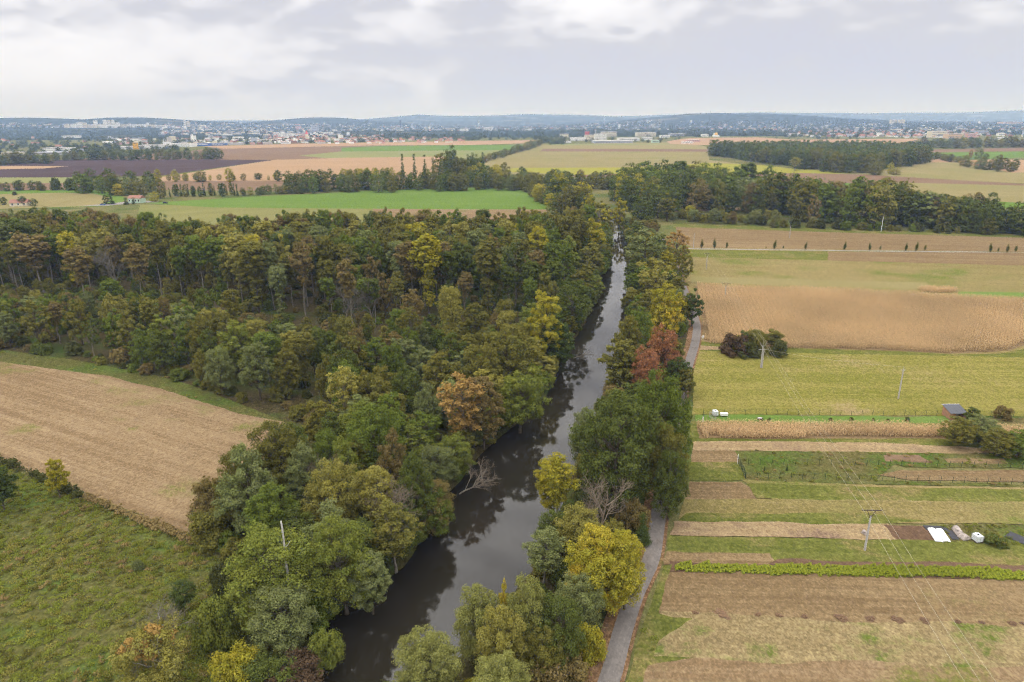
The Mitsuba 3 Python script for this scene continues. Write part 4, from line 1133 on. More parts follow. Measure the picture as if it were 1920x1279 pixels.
for px_, by_, h_, leaf_, form_, w_, lab_ in [
        (756, 355, 62, 'deep_green', 'column', 9, 'first poplar from the left, standing clear before the ochre field'), (780, 355, 62, 'deep_green', 'column', 9, 'second poplar from the left before the ochre field'),
        (797, 354, 60, 'deep_green', 'column', 10, 'third poplar from the left before the ochre field'), (815, 352, 56, 'olive', 'column', 9, 'fourth poplar from the left, half hidden by the tall clump'),
        (830, 350, 50, 'olive', 'column', 9, 'fifth poplar from the left inside the tall clump'), (876, 344, 54, 'deep_green', 'column', 8, 'poplar right of the tall clump, left one of a close pair'), (886, 344, 54, 'deep_green', 'column', 8, 'poplar right of the tall clump, right one of a close pair'),
        (907, 344, 55, 'dark_conifer', 'column', 9, 'rightmost dark poplar beside the pale olive field'), (846, 343, 66, 'deep_green', 'round', 34, 'tallest round tree of the clump beside the poplars'),
        (223, 367, 22, 'yellow', 'round', 24, 'yellow tree left of the red roofed house'), (291, 378, 18, 'yellow_green', 'round', 20, 'yellow-green tree right of the red roofed house'), (243, 366, 30, 'grey_green', 'round', 26, 'grey-green tree above the red roofed house'),
        (251, 383, 12, 'dark_conifer', 'conifer', 10, 'dark conifer in front of the red roofed house'), (200, 383, 17, 'dark_conifer', 'oval', 14, 'dark conifer left of the red roofed house'), (211, 383, 15, 'dark_conifer', 'conifer', 15, 'second dark conifer left of the red roofed house'), (237, 384, 13, 'dark_conifer', 'conifer', 12, 'dark conifer at the left corner of the red roofed house'),
        (140, 356, 18, 'golden', 'round', 12, 'golden tree at the left edge of the thick clump'), (298, 341, 22, 'yellow_green', 'oval', 17, 'pale yellow-green tree at the tip of the dark ploughed field'), (330, 341, 22, 'yellow_green', 'oval', 14, 'yellow-green slim tree alone before the ochre field'),
        (376, 341, 20, 'olive', 'round', 32, 'wide olive tree before the ochre field'), (431, 341, 24, 'yellow_green', 'oval', 22, 'tall yellow-green tree before the ochre field'), (522, 340, 20, 'deep_green', 'oval', 16, 'dark oval tree at the left end of the tall hedgerow'),
        (45, 386, 17, 'dark_conifer', 'oval', 20, 'dark conifer group beside the left red roof'), (63, 386, 13, 'dark_conifer', 'round', 18, 'round dark tree right of the left red roof'), (8, 384, 14, 'dark_conifer', 'oval', 14, 'dark tree at the far left by the hamlet'), (28, 366, 6, 'dark_scrub', 'bush', 9, 'small bush alone on the tan hill field'),
        (1490, 320, 24, 'pale_olive', 'sparse', 24, 'pale thin tree with white trunks at the near corner of the oval wood'), (1668, 326, 20, 'yellow_green', 'round', 16, 'yellow-green bush at the right foot of the oval wood'), (1640, 328, 22, 'olive', 'round', 36, 'low olive bushy tree before the oval wood'), (1680, 328, 14, 'pale_olive', 'round', 22, 'pale bush at the right foot of the oval wood'),
        (1417, 420, 27, 'willow', 'willow', 28, 'rounded pollard willow before the big dark wood'), (1453, 423, 30, 'willow', 'willow', 22, 'second rounded willow before the tree belt'), (1437, 420, 27, 'pale_olive', 'oval', 18, 'narrow pale bush between the two rounded willows'), (1339, 419, 28, 'grey_green', 'oval', 26, 'grey-green bush left of the rounded willows'), (1374, 421, 25, 'dull_brown', 'oval', 18, 'brownish bush left of the rounded willows'),
        (1523, 424, 58, 'dull_brown', 'oval', 26, 'brown tree at the foot of the tree belt'), (1640, 426, 82, 'pale_olive', 'round', 66, 'big pale olive tree in the tree belt behind the white pole'), (1500, 402, 60, 'pale_olive', 'oval', 36, 'pale olive tree at the left of the tree belt'), (1848, 432, 70, 'grey_green', 'sparse', 30, 'grey feathery tree rising at the right of the tree belt'), (1850, 440, 30, 'olive', 'round', 34, 'pale olive bush at the right foot of the tree belt'),
        (1757, 297, 11, 'golden', 'round', 14, 'golden bush beside the right green field'), (1819, 297, 16, 'golden', 'oval', 9, 'orange tree beside the grey round one at right'), (1833, 298, 20, 'grey_green', 'round', 19, 'round grey-green tree before the right green field'), (1848, 302, 14, 'deep_green', 'round', 13, 'dark round bush right of the grey-green one'), (1871, 322, 30, 'olive', 'oval', 20, 'tall olive tree in the right edge hedge'),
        (1092, 396, 52, 'yellow_green', 'round', 56, 'broad yellow-green tree at the far river bend'), (1045, 402, 36, 'deep_green', 'round', 40, 'dark green tree left of the broad yellow-green one'), (1160, 430, 60, 'yellow_green', 'oval', 34, 'yellow-green tree where the river disappears'), (1200, 430, 58, 'deep_green', 'round', 50, 'dark round tree right of where the river disappears'), (1012, 371, 26, 'yellow', 'round', 30, 'bright yellow tree at the corner of the bright green field')]:
    tree_base('poplar_tree' if form_ == 'column' else 'conifer_tree' if leaf_ == 'dark_conifer' else 'solitary_tree', form_, leaf_, px_, by_, h_, w_, lab_)

# the far oval wood: a mass seen from afar
rng_w = np.random.default_rng(9)
wood = Polygon(poly([(1328, 290), (1400, 303), (1480, 311), (1620, 321), (1700, 311), (1742, 303), (1730, 286), (1600, 280.5), (1400, 281), (1340, 284)]))
ws = [tree_group('round', k % 3, 'low' if k == 9 else 'far', lf) for k, lf in enumerate(['deep_green', 'deep_green', 'olive', 'mid_green', 'deep_green'])]
for k, p in enumerate(scatter(wood, 11.5, rng_w, 7000, avoid=False)):
    s = rng_w.uniform(.8, 1.15)
    put(f'distant_woodland__{k + 1:04d}', ws[rng_w.integers(5)], p[0], p[1], 0, rng_w.uniform(0, 6.3), (s, s, s * 1.06))
note('distant_woodland', 'dense dark oval wood standing in the fields at right', kind='stuff')

SAP = ['first', 'second', 'third', 'fourth', 'fifth', 'sixth', 'seventh', 'eighth', 'ninth', 'tenth', 'eleventh', 'twelfth', 'thirteenth', 'fourteenth', 'fifteenth', 'sixteenth', 'last']
# saplings along the narrow road
for k, (zx, zh) in enumerate([(209, 42), (277, 44), (340, 30), (545, 14), (588, 42), (635, 18), (750, 36), (953, 40), (1086, 36), (1140, 24), (1273, 38), (1327, 44), (1373, 30), (1715, 42), (1755, 22), (1802, 40), (1846, 32)]):
    tree_base('roadside_sapling', 'column' if zh > 33 else 'oval', 'deep_green' if k % 3 else 'olive', 1240 + zx / 2.781, 464.5 + .0135 * zx / 2.781, zh / 2.5, zh / 6.0, f'young tree beside the narrow road, {SAP[k]} from the left', 'saplings along the narrow road', category='sapling', lod='mid')
# ------------------------------------------------------------------ bare trees and dead wood
def bare(name, px, py, h, color, twig, label, var, tilt=(0, 0), by_base=False, depth=4, R=6.0):
    p = at(px, py, 0 if by_base else h * .95)
    big, fine = make_bare(var, 16, R, depth=depth)
    s = h / 16
    M_ = T().translate([float(p[0]), float(p[1]), 0.0]).rotate([1, 0, 0], tilt[0]).rotate([0, 1, 0], tilt[1]).scale([s, s, s])
    key = key_of(name)
    scene[key + '__trunk'] = {**misc(big, color, True), 'to_world': M_}
    scene[key + '__twigs'] = {**misc(fine, twig, True), 'to_world': M_}
    note(key, label, 'tree')
    PLACED.append((p[0], p[1], h * .2))
    return key, p


bare('bare_tree', 1132, 902, 12, 'dry_twig', 'dry_twig', 'leafless brown tree between the small yellow-green tree and the golden one', 1)
bare('bare_tree', 1112, 392, 17, 'grey_twig', 'grey_twig', 'pale grey leafless tree at the far bend of the river', 2)
bare('bare_tree', 1122, 396, 15, 'grey_twig', 'grey_twig', 'second pale grey leafless crown at the far bend, right of the first', 3)
bare('dead_branch', 862, 926, 9, 'pale_bark', 'dry_twig', 'dead branches leaning out over the water on the left bank', 4, tilt=(0, 62), by_base=True, depth=3)
bare('dead_branch', 1075, 672, 7, 'pale_bark', 'grey_twig', 'thin dead branch lying over the water at the river bend', 5, tilt=(10, 78), by_base=True, depth=3)
bare('bare_tree', 610, 860, 13, 'pale_bark', 'dry_twig', 'thin leafless tree standing among the olive trees of the left bank', 6)
bare('bare_tree', 740, 905, 13, 'pale_bark', 'dry_twig', 'thin leafless tree above the low overhanging trees of the left bank', 7)
bare('bare_tree', 640, 530, 17, 'pale_bark', 'grey_twig', 'grey leafless tree among the brown umbrella crowned trees', 8)
bare('bare_tree', 692, 520, 18, 'pale_bark', 'grey_twig', 'grey half dead tree right of the brown umbrella crowned one', 9)
bare('bare_tree', 205, 455, 23, 'pale_bark', 'grey_twig', 'grey leafless crown in the left part of the forest', 10)
# birch at the bottom left: white limbs, weeping leaves, orange tips
p = at(262, 1172, 10.0)
kb = key_of('weeping_birch')
big, fine = make_bare(12, 16, 5.0)
Mb = T().translate([float(p[0]), float(p[1]), 0.0]).scale([.68, .68, .68])
scene[kb + '__trunk'] = {**misc(big, 'birch', True), 'to_world': Mb}
scene[kb + '__twigs'] = {**misc(fine, 'grey_twig', True), 'to_world': Mb}
_, v_, f_, r_, c_ = make_tree('willow', 1, 'hi')
sel = (v_[:, 2].reshape(-1, 4).mean(1) < 12.2) & (np.random.default_rng(3).random(len(v_) // 4) < .8)
i4 = np.nonzero(sel)[0]
n4 = len(i4)
vv = v_.reshape(-1, 4, 3)[i4].reshape(-1, 3) * [.74, .74, .76]
ff = np.vstack([np.stack([np.arange(n4) * 4, np.arange(n4) * 4 + 1, np.arange(n4) * 4 + 3], 1), np.stack([np.arange(n4) * 4 + 1, np.arange(n4) * 4 + 2, np.arange(n4) * 4 + 3], 1)])
Mp = T().translate([float(p[0]) + .8, float(p[1]) - .5, 0.0])
scene[kb + '__crown'] = {**mikit.ply((vv, ff), 'mat_leaf', uv=np.stack([L['pale_olive'] + r_.reshape(-1, 4)[i4].ravel(), c_.reshape(-1, 4)[i4].ravel()], 1)), 'to_world': Mp}
rg = np.random.default_rng(8)
vt, ft, nt = leaves(rg, rg.uniform((-2.6, -2, 6.2), (3.4, 2, 9.6), (13, 3)), rg.uniform(.5, 1.0, 13), 110, .28, droop=.4)
scene[kb + '__dry_foliage'] = {**mikit.ply((vt, ft), 'mat_leaf', uv=np.stack([np.full(len(vt), L['golden'] + .6), np.full(len(vt), .6)], 1)), 'to_world': Mp}
note(kb, 'weeping birch with bare white upper limbs and orange leaves at the bottom left', 'tree')
labels[kb + '__dry_foliage'] = {'label': 'orange autumn leaves near the top'}
# white snag
p = at(527, 1072)
ks = key_of('dead_snag')
zz = np.linspace(-.2, 17.4, 14)
rs = np.random.default_rng(2)
scene[ks + '__trunk'] = {**misc(tubes([(np.c_[np.cumsum(rs.normal(0, .05, 14)), np.cumsum(rs.normal(0, .05, 14)), zz], np.linspace(.26, .12, 14))], 7), 'birch', True)}
ps = at(527, 980, 17.2)
scene[ks + '__trunk']['to_world'] = T().translate([float(ps[0]), float(ps[1]), 0.0])
scene[ks + '__stub'] = {**misc(tubes([(np.array([[0, 0, 13.], [.5, .2, 13.5], [.9, .3, 14.2]]), [.08, .06, .03]), (np.array([[0, 0, 11.], [-.6, 0, 11.3], [-.9, .2, 11.9]]), [.08, .06, .03])], 5), 'birch', True), 'to_world': T().translate([float(ps[0]), float(ps[1]), 0.0])}
note(ks, 'bare white birch snag without branches rising from the light green trees', 'tree')

# bramble hedge between stubble field and rough meadow
rh = np.random.default_rng(41)
hl = np.array(poly([(-40, 852), (0, 866), (60, 890), (120, 918), (180, 942), (240, 966), (300, 992), (362, 1017)]))
hs = LineString(hl)
for key_, lo, hi, leaf_, hh, lab in [('bramble_hedge', .0, .55, 'dark_scrub', 1.5, 'dark bramble hedge between stubble field and rough meadow, left stretch'), ('bramble_hedge_001', .55, 1.0, 'dead_weed', 1.0, 'dry brown bramble hedge between stubble field and rough meadow, right stretch')]:
    n = 80
    tt = rh.uniform(lo, hi, n)
    c = np.array([[*hs.interpolate(t * hs.length).coords[0], 0] for t in tt]) + np.c_[rh.normal(0, .35, (n, 2)), np.zeros(n)]
    c[:, 2] = rh.uniform(.2, hh * .8, n)
    v_, f_, m_ = leaves(rh, c, rh.uniform(.5, 1.0, n), 70, .26)
    v_[:, 2] = np.maximum(v_[:, 2], .02)
    rnd = np.repeat(rh.uniform(.02, .97, m_), 4)
    scene[key_ + '__foliage'] = mikit.ply((v_, f_), 'mat_leaf', uv=np.stack([L[leaf_] + rnd, np.repeat(np.repeat(rh.random(n), 70), 4)], 1))
    tw = [(np.array([q * [1, 1, 0], q + rh.normal(0, .35, 3) + [0, 0, .2]]), [.03, .012]) for q in c[:60]]
    scene[key_ + '__stems'] = misc(tubes(tw, 3), 'dry_twig')
    note(key_, lab, 'hedge')

# ------------------------------------------------------------------ crops and weeds (masses)
rc = np.random.default_rng(12)


def corn_plants(n_rows, n_in, row_gap, gap, height):
    vs, fs, us, o = [], [], [], 0
    for a in range(n_rows):
        for b in range(n_in):
            x = (a + .5 - n_rows / 2) * row_gap + rc.normal(0, .05); y = (b + .5 - n_in / 2) * gap + rc.normal(0, .06)
            h = height * rc.uniform(.82, 1.1)
            lean = rc.normal(0, .10, 2)
            w = .03
            stalk = np.array([[x - w, y, 0], [x + w, y, 0], [x + lean[0] * h, y + lean[1] * h, h], [x, y + w, 0]])
            vs.append(stalk); fs.append(np.array([[0, 1, 2], [1, 3, 2], [3, 0, 2]]) + o); us += [L['corn'] + rc.uniform(.1, .9)] * 4; o += 4
            for z in np.linspace(.22, .97, 9):
                ang = rc.uniform(0, 6.283)
                d = np.array([math.cos(ang), math.sin(ang), 0]); e = np.array([-d[1], d[0], 0])
                r0 = np.array([x + lean[0] * h * z, y + lean[1] * h * z, h * z])
                ln = rc.uniform(.34, .62) * (1.15 - .45 * z); wd = rc.uniform(.05, .095)
                m1 = r0 + d * ln * .5 + [0, 0, .12 * rc.uniform(-.3, 1)]; t1 = r0 + d * ln + [0, 0, -.34 * rc.uniform(.2, 1.2)]
                vs.append(np.array([r0, m1 - e * wd, m1 + e * wd, t1])); fs.append(np.array([[0, 1, 2], [1, 3, 2]]) + o)
                us += [L['corn'] + np.clip(rc.beta(1.6, 1.3), .02, .97)] * 4; o += 4
    return np.vstack(vs), np.vstack(fs), np.array(us)


def corn_field(key, shape, row_dir, n_rows, n_in, row_gap, gap, height, label, fray=0.0):
    gs = []
    for k in range(4):
        v, f, u = corn_plants(n_rows, n_in, row_gap, gap, height)
        g = f'group_{key}_{k}'
        group_of(g, {'plants': mikit.ply((v, f), 'mat_leaf', uv=np.stack([u, rc.random(len(u))], 1))})
        gs.append(g)
    c, s = math.cos(row_dir), math.sin(row_dir)
    W, D = n_rows * row_gap, n_in * gap
    x0, y0, x1, y1 = shape.bounds
    cx, cy = (x0 + x1) / 2, (y0 + y1) / 2
    R_ = math.hypot(x1 - x0, y1 - y0) / 2
    k = 0
    for a in np.arange(-R_, R_, W):
        for b in np.arange(-R_, R_, D):
            x, y = cx + a * c - b * s, cy + a * s + b * c
            if inside(shape, x, y):
                k += 1
                hz = 1 + .04 * math.sin(x * .21) * math.sin(y * .17) + rc.uniform(-.05, .05)
                put(f'{key}__{k:04d}', gs[rc.integers(4)], x, y, 0, row_dir + (math.pi if rc.random() < .5 else 0), (1, 1, hz))
    note(key, label, kind='stuff')


a_, b_ = at(1306, 537), at(1920, 564)
dir_big = math.atan2(b_[1] - a_[1], b_[0] - a_[0])
corn_field('corn_crop', corn_big.buffer(-.8), dir_big, 2, 4, .78, .44, 2.25, 'ripe tan corn standing in the large field right of the path')
a_, b_ = at(1308, 821), at(1770, 824)
corn_field('corn_crop_strip', corn_strip.buffer(-.5), math.atan2(b_[1] - a_[1], b_[0] - a_[0]), 2, 4, .62, .34, 2.1, 'narrow strip of ripe tan corn before the fenced lawn')
patch_shape = Polygon(poly([(1722, 543), (1740, 541), (1790, 543), (1796, 548), (1780, 550), (1730, 549)]))
corn_field('corn_crop_patch', patch_shape, 0.0, 2, 3, .7, .4, 1.9, 'small leftover patch of dry corn in the mown strip')

# cabbages
vs, fs, us, o = [], [], [], 0
for b in range(3):
    for _ in range(15):
        ang, z = rc.uniform(0, 6.283), rc.uniform(.05, .55)
        d = np.array([math.cos(ang), math.sin(ang), 0]); e = np.array([-d[1], d[0], 0])
        r0 = np.array([(b - 1) * .55 + rc.normal(0, .05), rc.normal(0, .05), z]); ln, wd = rc.uniform(.2, .42), rc.uniform(.08, .16)
        vs.append(np.array([r0, r0 + d * ln * .5 - e * wd + [0, 0, .1], r0 + d * ln * .5 + e * wd + [0, 0, .1], r0 + d * ln + [0, 0, rc.uniform(-.12, .12)]])); fs.append(np.array([[0, 1, 2], [1, 3, 2]]) + o)
        us += [L['cabbage'] + np.clip(rc.beta(1.5, 1.5), .02, .97)] * 4; o += 4
group_of('group_cabbage', {'plants': mikit.ply((np.vstack(vs), np.vstack(fs)), 'mat_leaf', uv=np.stack([np.array(us), rc.random(len(us))], 1))})
a_, b_ = at(1256, 1065), at(1985, 1083)
th = math.atan2(b_[1] - a_[1], b_[0] - a_[0])
k, inner = 0, cabbage_bed.buffer(-.35)
for u in np.arange(0, 95, 1.5):
    for w in np.arange(-5, 5, .40):
        x, y = a_[0] + u * math.cos(th) - w * math.sin(th), a_[1] + u * math.sin(th) + w * math.cos(th)
        if inside(inner, x, y) and rc.random() < (.97 if u > 14 else .85):
            k += 1
            s = rc.uniform(.75, 1.25)
            put(f'cabbage_crop__{k:04d}', 'group_cabbage', x, y, 0, th + rc.normal(0, .25), (1, 1.2, s))
note('cabbage_crop', 'rows of leafy yellow-green vegetables across the garden strips', kind='stuff')

# weeds and tall grass
def tuft(n, rad, h, leaf, w=.09):
    ang, rr = rc.uniform(0, 6.283, n), rad * np.sqrt(rc.random(n))
    base = np.stack([rr * np.cos(ang), rr * np.sin(ang), 0 * rr], 1)
    d = rc.normal(size=(n, 3)) * [.5, .5, 0] + [0, 0, 1]; d /= np.linalg.norm(d, axis=1, keepdims=True)
    e = np.cross(d, rc.normal(size=(n, 3))); e /= np.linalg.norm(e, axis=1, keepdims=True)
    hh = h * rc.uniform(.5, 1.2, n)[:, None]; ww = w * rc.uniform(.6, 1.4, n)[:, None]
    v = np.stack([base - e * ww * .5, base + d * hh * .55 - e * ww, base + d * hh * .55 + e * ww, base + d * hh + rc.normal(size=(n, 3)) * .08], 1).reshape(-1, 3)
    v[:, 2] = np.maximum(v[:, 2], .01)
    i = np.arange(n) * 4
    u = np.repeat(L[leaf] + rc.uniform(.05, .95, n), 4)
    return mikit.ply((v, np.vstack([np.stack([i, i + 1, i + 2], 1), np.stack([i + 1, i + 3, i + 2], 1)])), 'mat_leaf', uv=np.stack([u, rc.random(len(u))], 1))


kinds = []
for k, (leaf_, h_, rad_, n_) in enumerate([('grass', .55, .75, 60), ('grass', .4, .8, 60), ('light_green', .5, .6, 50), ('olive', .6, .6, 50), ('dead_weed', .7, .55, 45), ('pale_olive', .5, .7, 50)]):
    group_of(f'group_tuft_{k}', {'blades': tuft(n_, rad_, h_, leaf_)}); kinds.append(f'group_tuft_{k}')
mead = FIELDS['rough_meadow']
k = 0
for x, y in np.c_[rc.uniform(mead.bounds[0], mead.bounds[2], 34000), rc.uniform(mead.bounds[1], mead.bounds[3], 34000)]:
    if y < 48 or not inside(mead, x, y):
        continue
    px_, py_ = pixel((x, y, 0))
    if px_ < -40 or py_ > 1310:
        continue
    q = float(meshkit.fbm(np.array([[x / 11, y / 11, 0.]]), 3, seed=6)[0])
    if rc.random() > .30 + 1.1 * abs(q - .45) * 2:
        continue
    k += 1
    pr_ = [5, 4, 1, 2.5, .1, 2] if q < .5 else [3, 3, .4, 3, 1.1, 3]
    s = rc.uniform(.5, 1.05)
    put(f'meadow_weeds__{k:04d}', kinds[rc.choice(6, p=np.array(pr_) / sum(pr_))], x, y, .1, rc.uniform(0, 6.283), (s, s, s * rc.uniform(.4, 1.0)))
note('meadow_weeds', 'uneven weeds and long grass of the rough meadow at lower left', kind='stuff')
k = 0
for nm, dens, w8 in [('paddock', .10, [3, 3, 1, 3, 2, 2]), ('weed_strip', .22, [3, 2, 2, 3, 1, 1]), ('grass_verge_001', .05, [4, 4, 1, 3, 1, 2]), ('grass_verge', .10, [5, 5, 2, 1, .3, 1]), ('leaf_litter_verge', .05, [2, 2, 1, 2, 2, 1])]:
    fs_ = FIELDS[nm]
    n = int(fs_.area * dens)
    for x, y in np.c_[rc.uniform(fs_.bounds[0], fs_.bounds[2], 3 * n), rc.uniform(fs_.bounds[1], fs_.bounds[3], 3 * n)][:6000]:
        if not inside(fs_, x, y) or (nm == 'leaf_litter_verge' and inside(FIELDS['footpath'], x, y)):
            continue
        px_, py_ = pixel((x, y, 0))
        if not (-40 < px_ < 1960 and py_ < 1310):
            continue
        k += 1
        s = rc.uniform(.35, .8)
        put(f'strip_weeds__{k:04d}', kinds[rc.choice(6, p=np.array(w8) / sum(w8))], x, y, .2, rc.uniform(0, 6.283), (s, s, s * rc.uniform(.5, 1.0)))
note('strip_weeds', 'weeds and grass tufts along verges and garden strips', kind='stuff')

# leaves blown onto the path
lv = np.random.default_rng(66)
n = 2600
ti = lv.integers(0, len(pr) - 1, n)
tt = lv.random(n)[:, None]
side_ = np.where(lv.random(n) < .62, 3.0 - np.abs(lv.normal(0, .55, n)), np.abs(lv.normal(0, .35, n)))[:, None]
nrm_ = offset(pr, 1.0) - pr
c2 = pr[ti] * (1 - tt) + pr[ti + 1] * tt + nrm_[ti] * side_
ang = lv.uniform(0, 6.283, n)
sz = lv.uniform(.06, .20, n)[:, None]
dx = np.stack([np.cos(ang), np.sin(ang)], 1) * sz; dy = np.stack([-np.sin(ang), np.cos(ang)], 1) * sz * .7
zl = .10 + lv.uniform(0, .03, (n, 4))
v4 = np.stack([c2 - dx, c2 - dy, c2 + dx, c2 + dy], 1)
v4 = np.concatenate([v4, zl[:, :, None]], 2).reshape(-1, 3)
i4 = np.arange(n) * 4
scene['fallen_leaves'] = mikit.ply((v4, np.vstack([np.stack([i4, i4 + 1, i4 + 2], 1), np.stack([i4, i4 + 2, i4 + 3], 1)])), 'mat_leaf', uv=np.stack([np.repeat(L['golden'] + lv.uniform(.05, .95, n), 4), np.full(4 * n, .3)], 1))
note('fallen_leaves', 'brown leaves blown along both edges of the path', kind='stuff')

# dark heaps of prunings along the edge of the bare field
hx = [1303, 1352, 1421, 1460, 1508, 1575, 1632, 1684, 1732, 1795, 1840, 1898, 1918]
hw = [17, 28, 14, 18, 14, 26, 22, 20, 19, 14, 13, 17, 12]
for i, (x_, w_) in enumerate(zip(hx, hw)):
    kk = tree_base('brush_heap', 'bush', 'prunings', x_, 1151 + (x_ - 1303) * .0335, 4.5, w_ * (.8 + .4 * ((i * 37) % 10) / 10), f'{"wide" if w_ > 19 else "small"} brush heap at the edge of the bare field, {["leftmost", "second", "third", "fourth", "fifth", "sixth", "seventh", "eighth", "ninth", "tenth", "eleventh", "twelfth", "last"][i]} from the left', category='heap')
for lab_, x_, y_, s_ in [('small dark cypress in the paddock, the left one', 1433, 885, 12), ('small dark cypress in the paddock, the right one', 1475, 883, 13)]:
    tree_base('cypress', 'conifer', 'dark_conifer', x_, y_, s_, 6, lab_, category='shrub')
for i, (x_, y_, s_) in enumerate([(1557, 789, 6), (1596, 789, 7), (1637, 789, 5), (1665, 790, 5), (1700, 790, 8), (1440, 791, 5), (1443, 787, 4)]):
    tree_base('garden_bush', 'bush', 'deep_green', x_, y_, s_, s_ * 1.2, f'small green bush on the fenced lawn, {["second", "third", "fourth", "fifth", "sixth", "leftmost pair, front", "leftmost pair, rear"][i]} from the left', category='bush')

# ------------------------------------------------------------------ poles and wires
def height_to(base, py_top):
    lo, hi = 0.0, 40.0
    for _ in range(40):
        m = (lo + hi) / 2
        lo, hi = (m, hi) if pixel((base[0], base[1], m))[1] > py_top else (lo, m)
    return lo


def place(key, mesh, color, x, y, z=0, rz=0.0, smooth=False):
    scene[key] = {**misc(mesh, color, smooth), 'to_world': T().translate([float(x), float(y), float(z)]).rotate([0, 0, 1], math.degrees(rz))}


def tee_pole(px, py, py_top, label, arm_dir, arm=1.7, color='concrete', steel='steel', kind='tee'):
    b = at(px, py)
    h = height_to(b, py_top)
    key = key_of('power_pole')
    place(key + '__post', tubes([(np.array([[0, 0, -.3], [0, 0, h * .5], [0, 0, h - (1.1 if kind == 'tee' else .4)]]), [.19, .16, .13])], 8), color, b[0], b[1], smooth=True)
    top = []
    if kind == 'tee':
        bars = cat([box(0, 0, h - .06, 2 * arm, .13, .13), ] + [tubes([(np.array([[s * .04, 0, h - 1.5], [s * arm * .45, 0, h - .03]]), [.06, .055])], 5) for s in (-1, 1)] + [tubes([(np.array([[0, 0, h - 1.6], [0, 0, h - 1.0]]), [.12, .1])], 6)])
        offs = [(-arm, .0), (0.0, .0), (arm, .0)]
    elif kind == 'wye':
        bars = cat([tubes([(np.array([[0, 0, h - .5], [s * .55, 0, h - .15], [s * .95, 0, h + .55]]), [.07, .06, .045])], 5) for s in (-1, 1)] + [tubes([(np.array([[0, 0, h - .5], [0, .1, h + 1.15]]), [.06, .04])], 5), box(0, 0, h - 1.5, 2.2, .12, .12)])
        offs = [(-.95, .55), (0.0, 1.15), (.95, .55)]
    else:
        bars = cat([box(0, 0, h - .5, 1.0, .1, .1), tubes([(np.array([[0, 0, h - .5], [0, 0, h + .2]]), [.09, .06])], 6)])
        offs = [(-.45, -.3), (0, .2), (.45, -.3)]
    place(key + '__crossarm', bars, steel, b[0], b[1], rz=arm_dir)
    for i, (o_, dz) in enumerate(offs):
        k2 = key + '__insulator' + (f'_{i:03d}' if i else '')
        x, y = b[0] + o_ * math.cos(arm_dir), b[1] + o_ * math.sin(arm_dir)
        place(k2, tubes([(np.array([[0, 0, 0], [0, 0, .10], [0, 0, .12], [0, 0, .26]]), [.06, .06, .09, .05])], 6), 'stone', x, y, h + dz, smooth=True)
        top.append(np.array([x, y, h + dz + .26]))
    note(key, label, 'power pole')
    return top


B3, B1 = at(1621, 1033), at(1426, 690)
run = B1 - B3
ad = math.atan2(run[1], run[0]) - math.pi / 2
near_pole = tee_pole(1621, 1033, 957, 'grey pole with a rusty T crossarm and braces in the garden strips', -.05, 1.55)
branch_pole = tee_pole(1426, 690, 647, 'pale concrete pole with a branched top in front of the bush island', -.1, kind='wye', steel='concrete')
place('power_pole_001__post_001', tubes([(np.array([[0, 0, -.3], [0, 0, 6.0]]), [.19, .15])], 8), 'concrete', B1[0] + .42, B1[1] + .1, smooth=True)
lone_pole = tee_pole(1684, 748, 691, 'slim pale pole standing alone in the hay meadow', 0, kind='plain', steel='concrete')
far_poles = [tee_pole(1359, 561, 531, 'thin T pole at the far edge of the large corn field', -.1, 1.7),
             tee_pole(1324, 506, 475, 'thin T pole in the mown strip beyond the corn field', -.1, 1.7),
             tee_pole(1300, 466, 436, 'grey pole beside the narrow road near the river trees', -.1, kind='plain')]
white_poles = [tee_pole(1480, 447, 423, 'thin pale pole in the tan field behind the narrow road', 0, kind='plain'), tee_pole(1652, 434, 405, 'white pole in front of the dark tree belt', 0, kind='plain', color='white')]


def wire(a, b, label, sag=.9, r=.019):
    t = np.linspace(0, 1, 26)[:, None]
    pts = a * (1 - t) + b * t
    pts[:, 2] -= sag * 4 * (t * (1 - t))[:, 0]
    key = key_of('power_line')
    scene[key] = misc(tubes([(pts, r)], 4), 'wire')
    note(key, label, 'wire', 'overhead wires')


SIDE = ['left', 'middle', 'right']
for i in range(3):
    end = near_pole[i] + (near_pole[i] - branch_pole[i]) * [.62, .62, 0] + [0, 0, .3]
    wire(near_pole[i], branch_pole[i], f'{SIDE[i]} overhead wire from the T pole to the branched pole', 1.1)
    wire(end, near_pole[i], f'{SIDE[i]} overhead wire from the T pole towards the lower right corner', .9)
    wire(branch_pole[i], far_poles[0][i], f'{SIDE[i]} overhead wire across the large corn field', 1.0, .022)
    wire(far_poles[0][i], far_poles[1][i], f'{SIDE[i]} overhead wire beyond the large corn field', .7, .022)
wire(branch_pole[2] - [0, 0, 2.2], lone_pole[1], 'low service wire from the branched pole to the slim lone pole', .6, .022)

# ------------------------------------------------------------------ fences
def fence(pts, n, label, h=1.35, color='fence_green', mesh_rows=4):
    key = key_of('wire_fence')
    ln = LineString(poly(pts))
    pos = [np.array(ln.interpolate(k / (n - 1), normalized=True).coords[0]) for k in range(n)]
    post = misc(tubes([(np.array([[0, 0, -.1], [0, 0, h]]), [.045, .04])], 5), color)
    for k, q in enumerate(pos):
        scene[key + '__post' + (f'_{k:03d}' if k else '')] = {**post, 'to_world': T().translate([float(q[0]), float(q[1]), .15])}
    lines = [(np.array([[*q, .2 + h * j / mesh_rows] for q in pos]), .008) for j in range(1, mesh_rows + 1)]
    for a, b in zip(pos[:-1], pos[1:]):
        for t in np.linspace(0, 1, 8)[1:-1]:
            q = a * (1 - t) + b * t
            lines.append((np.array([[*q, .2], [*q, .15 + h]]), .005))
    scene[key + '__mesh'] = misc(tubes(lines, 3), color)
    note(key, label, 'fence')


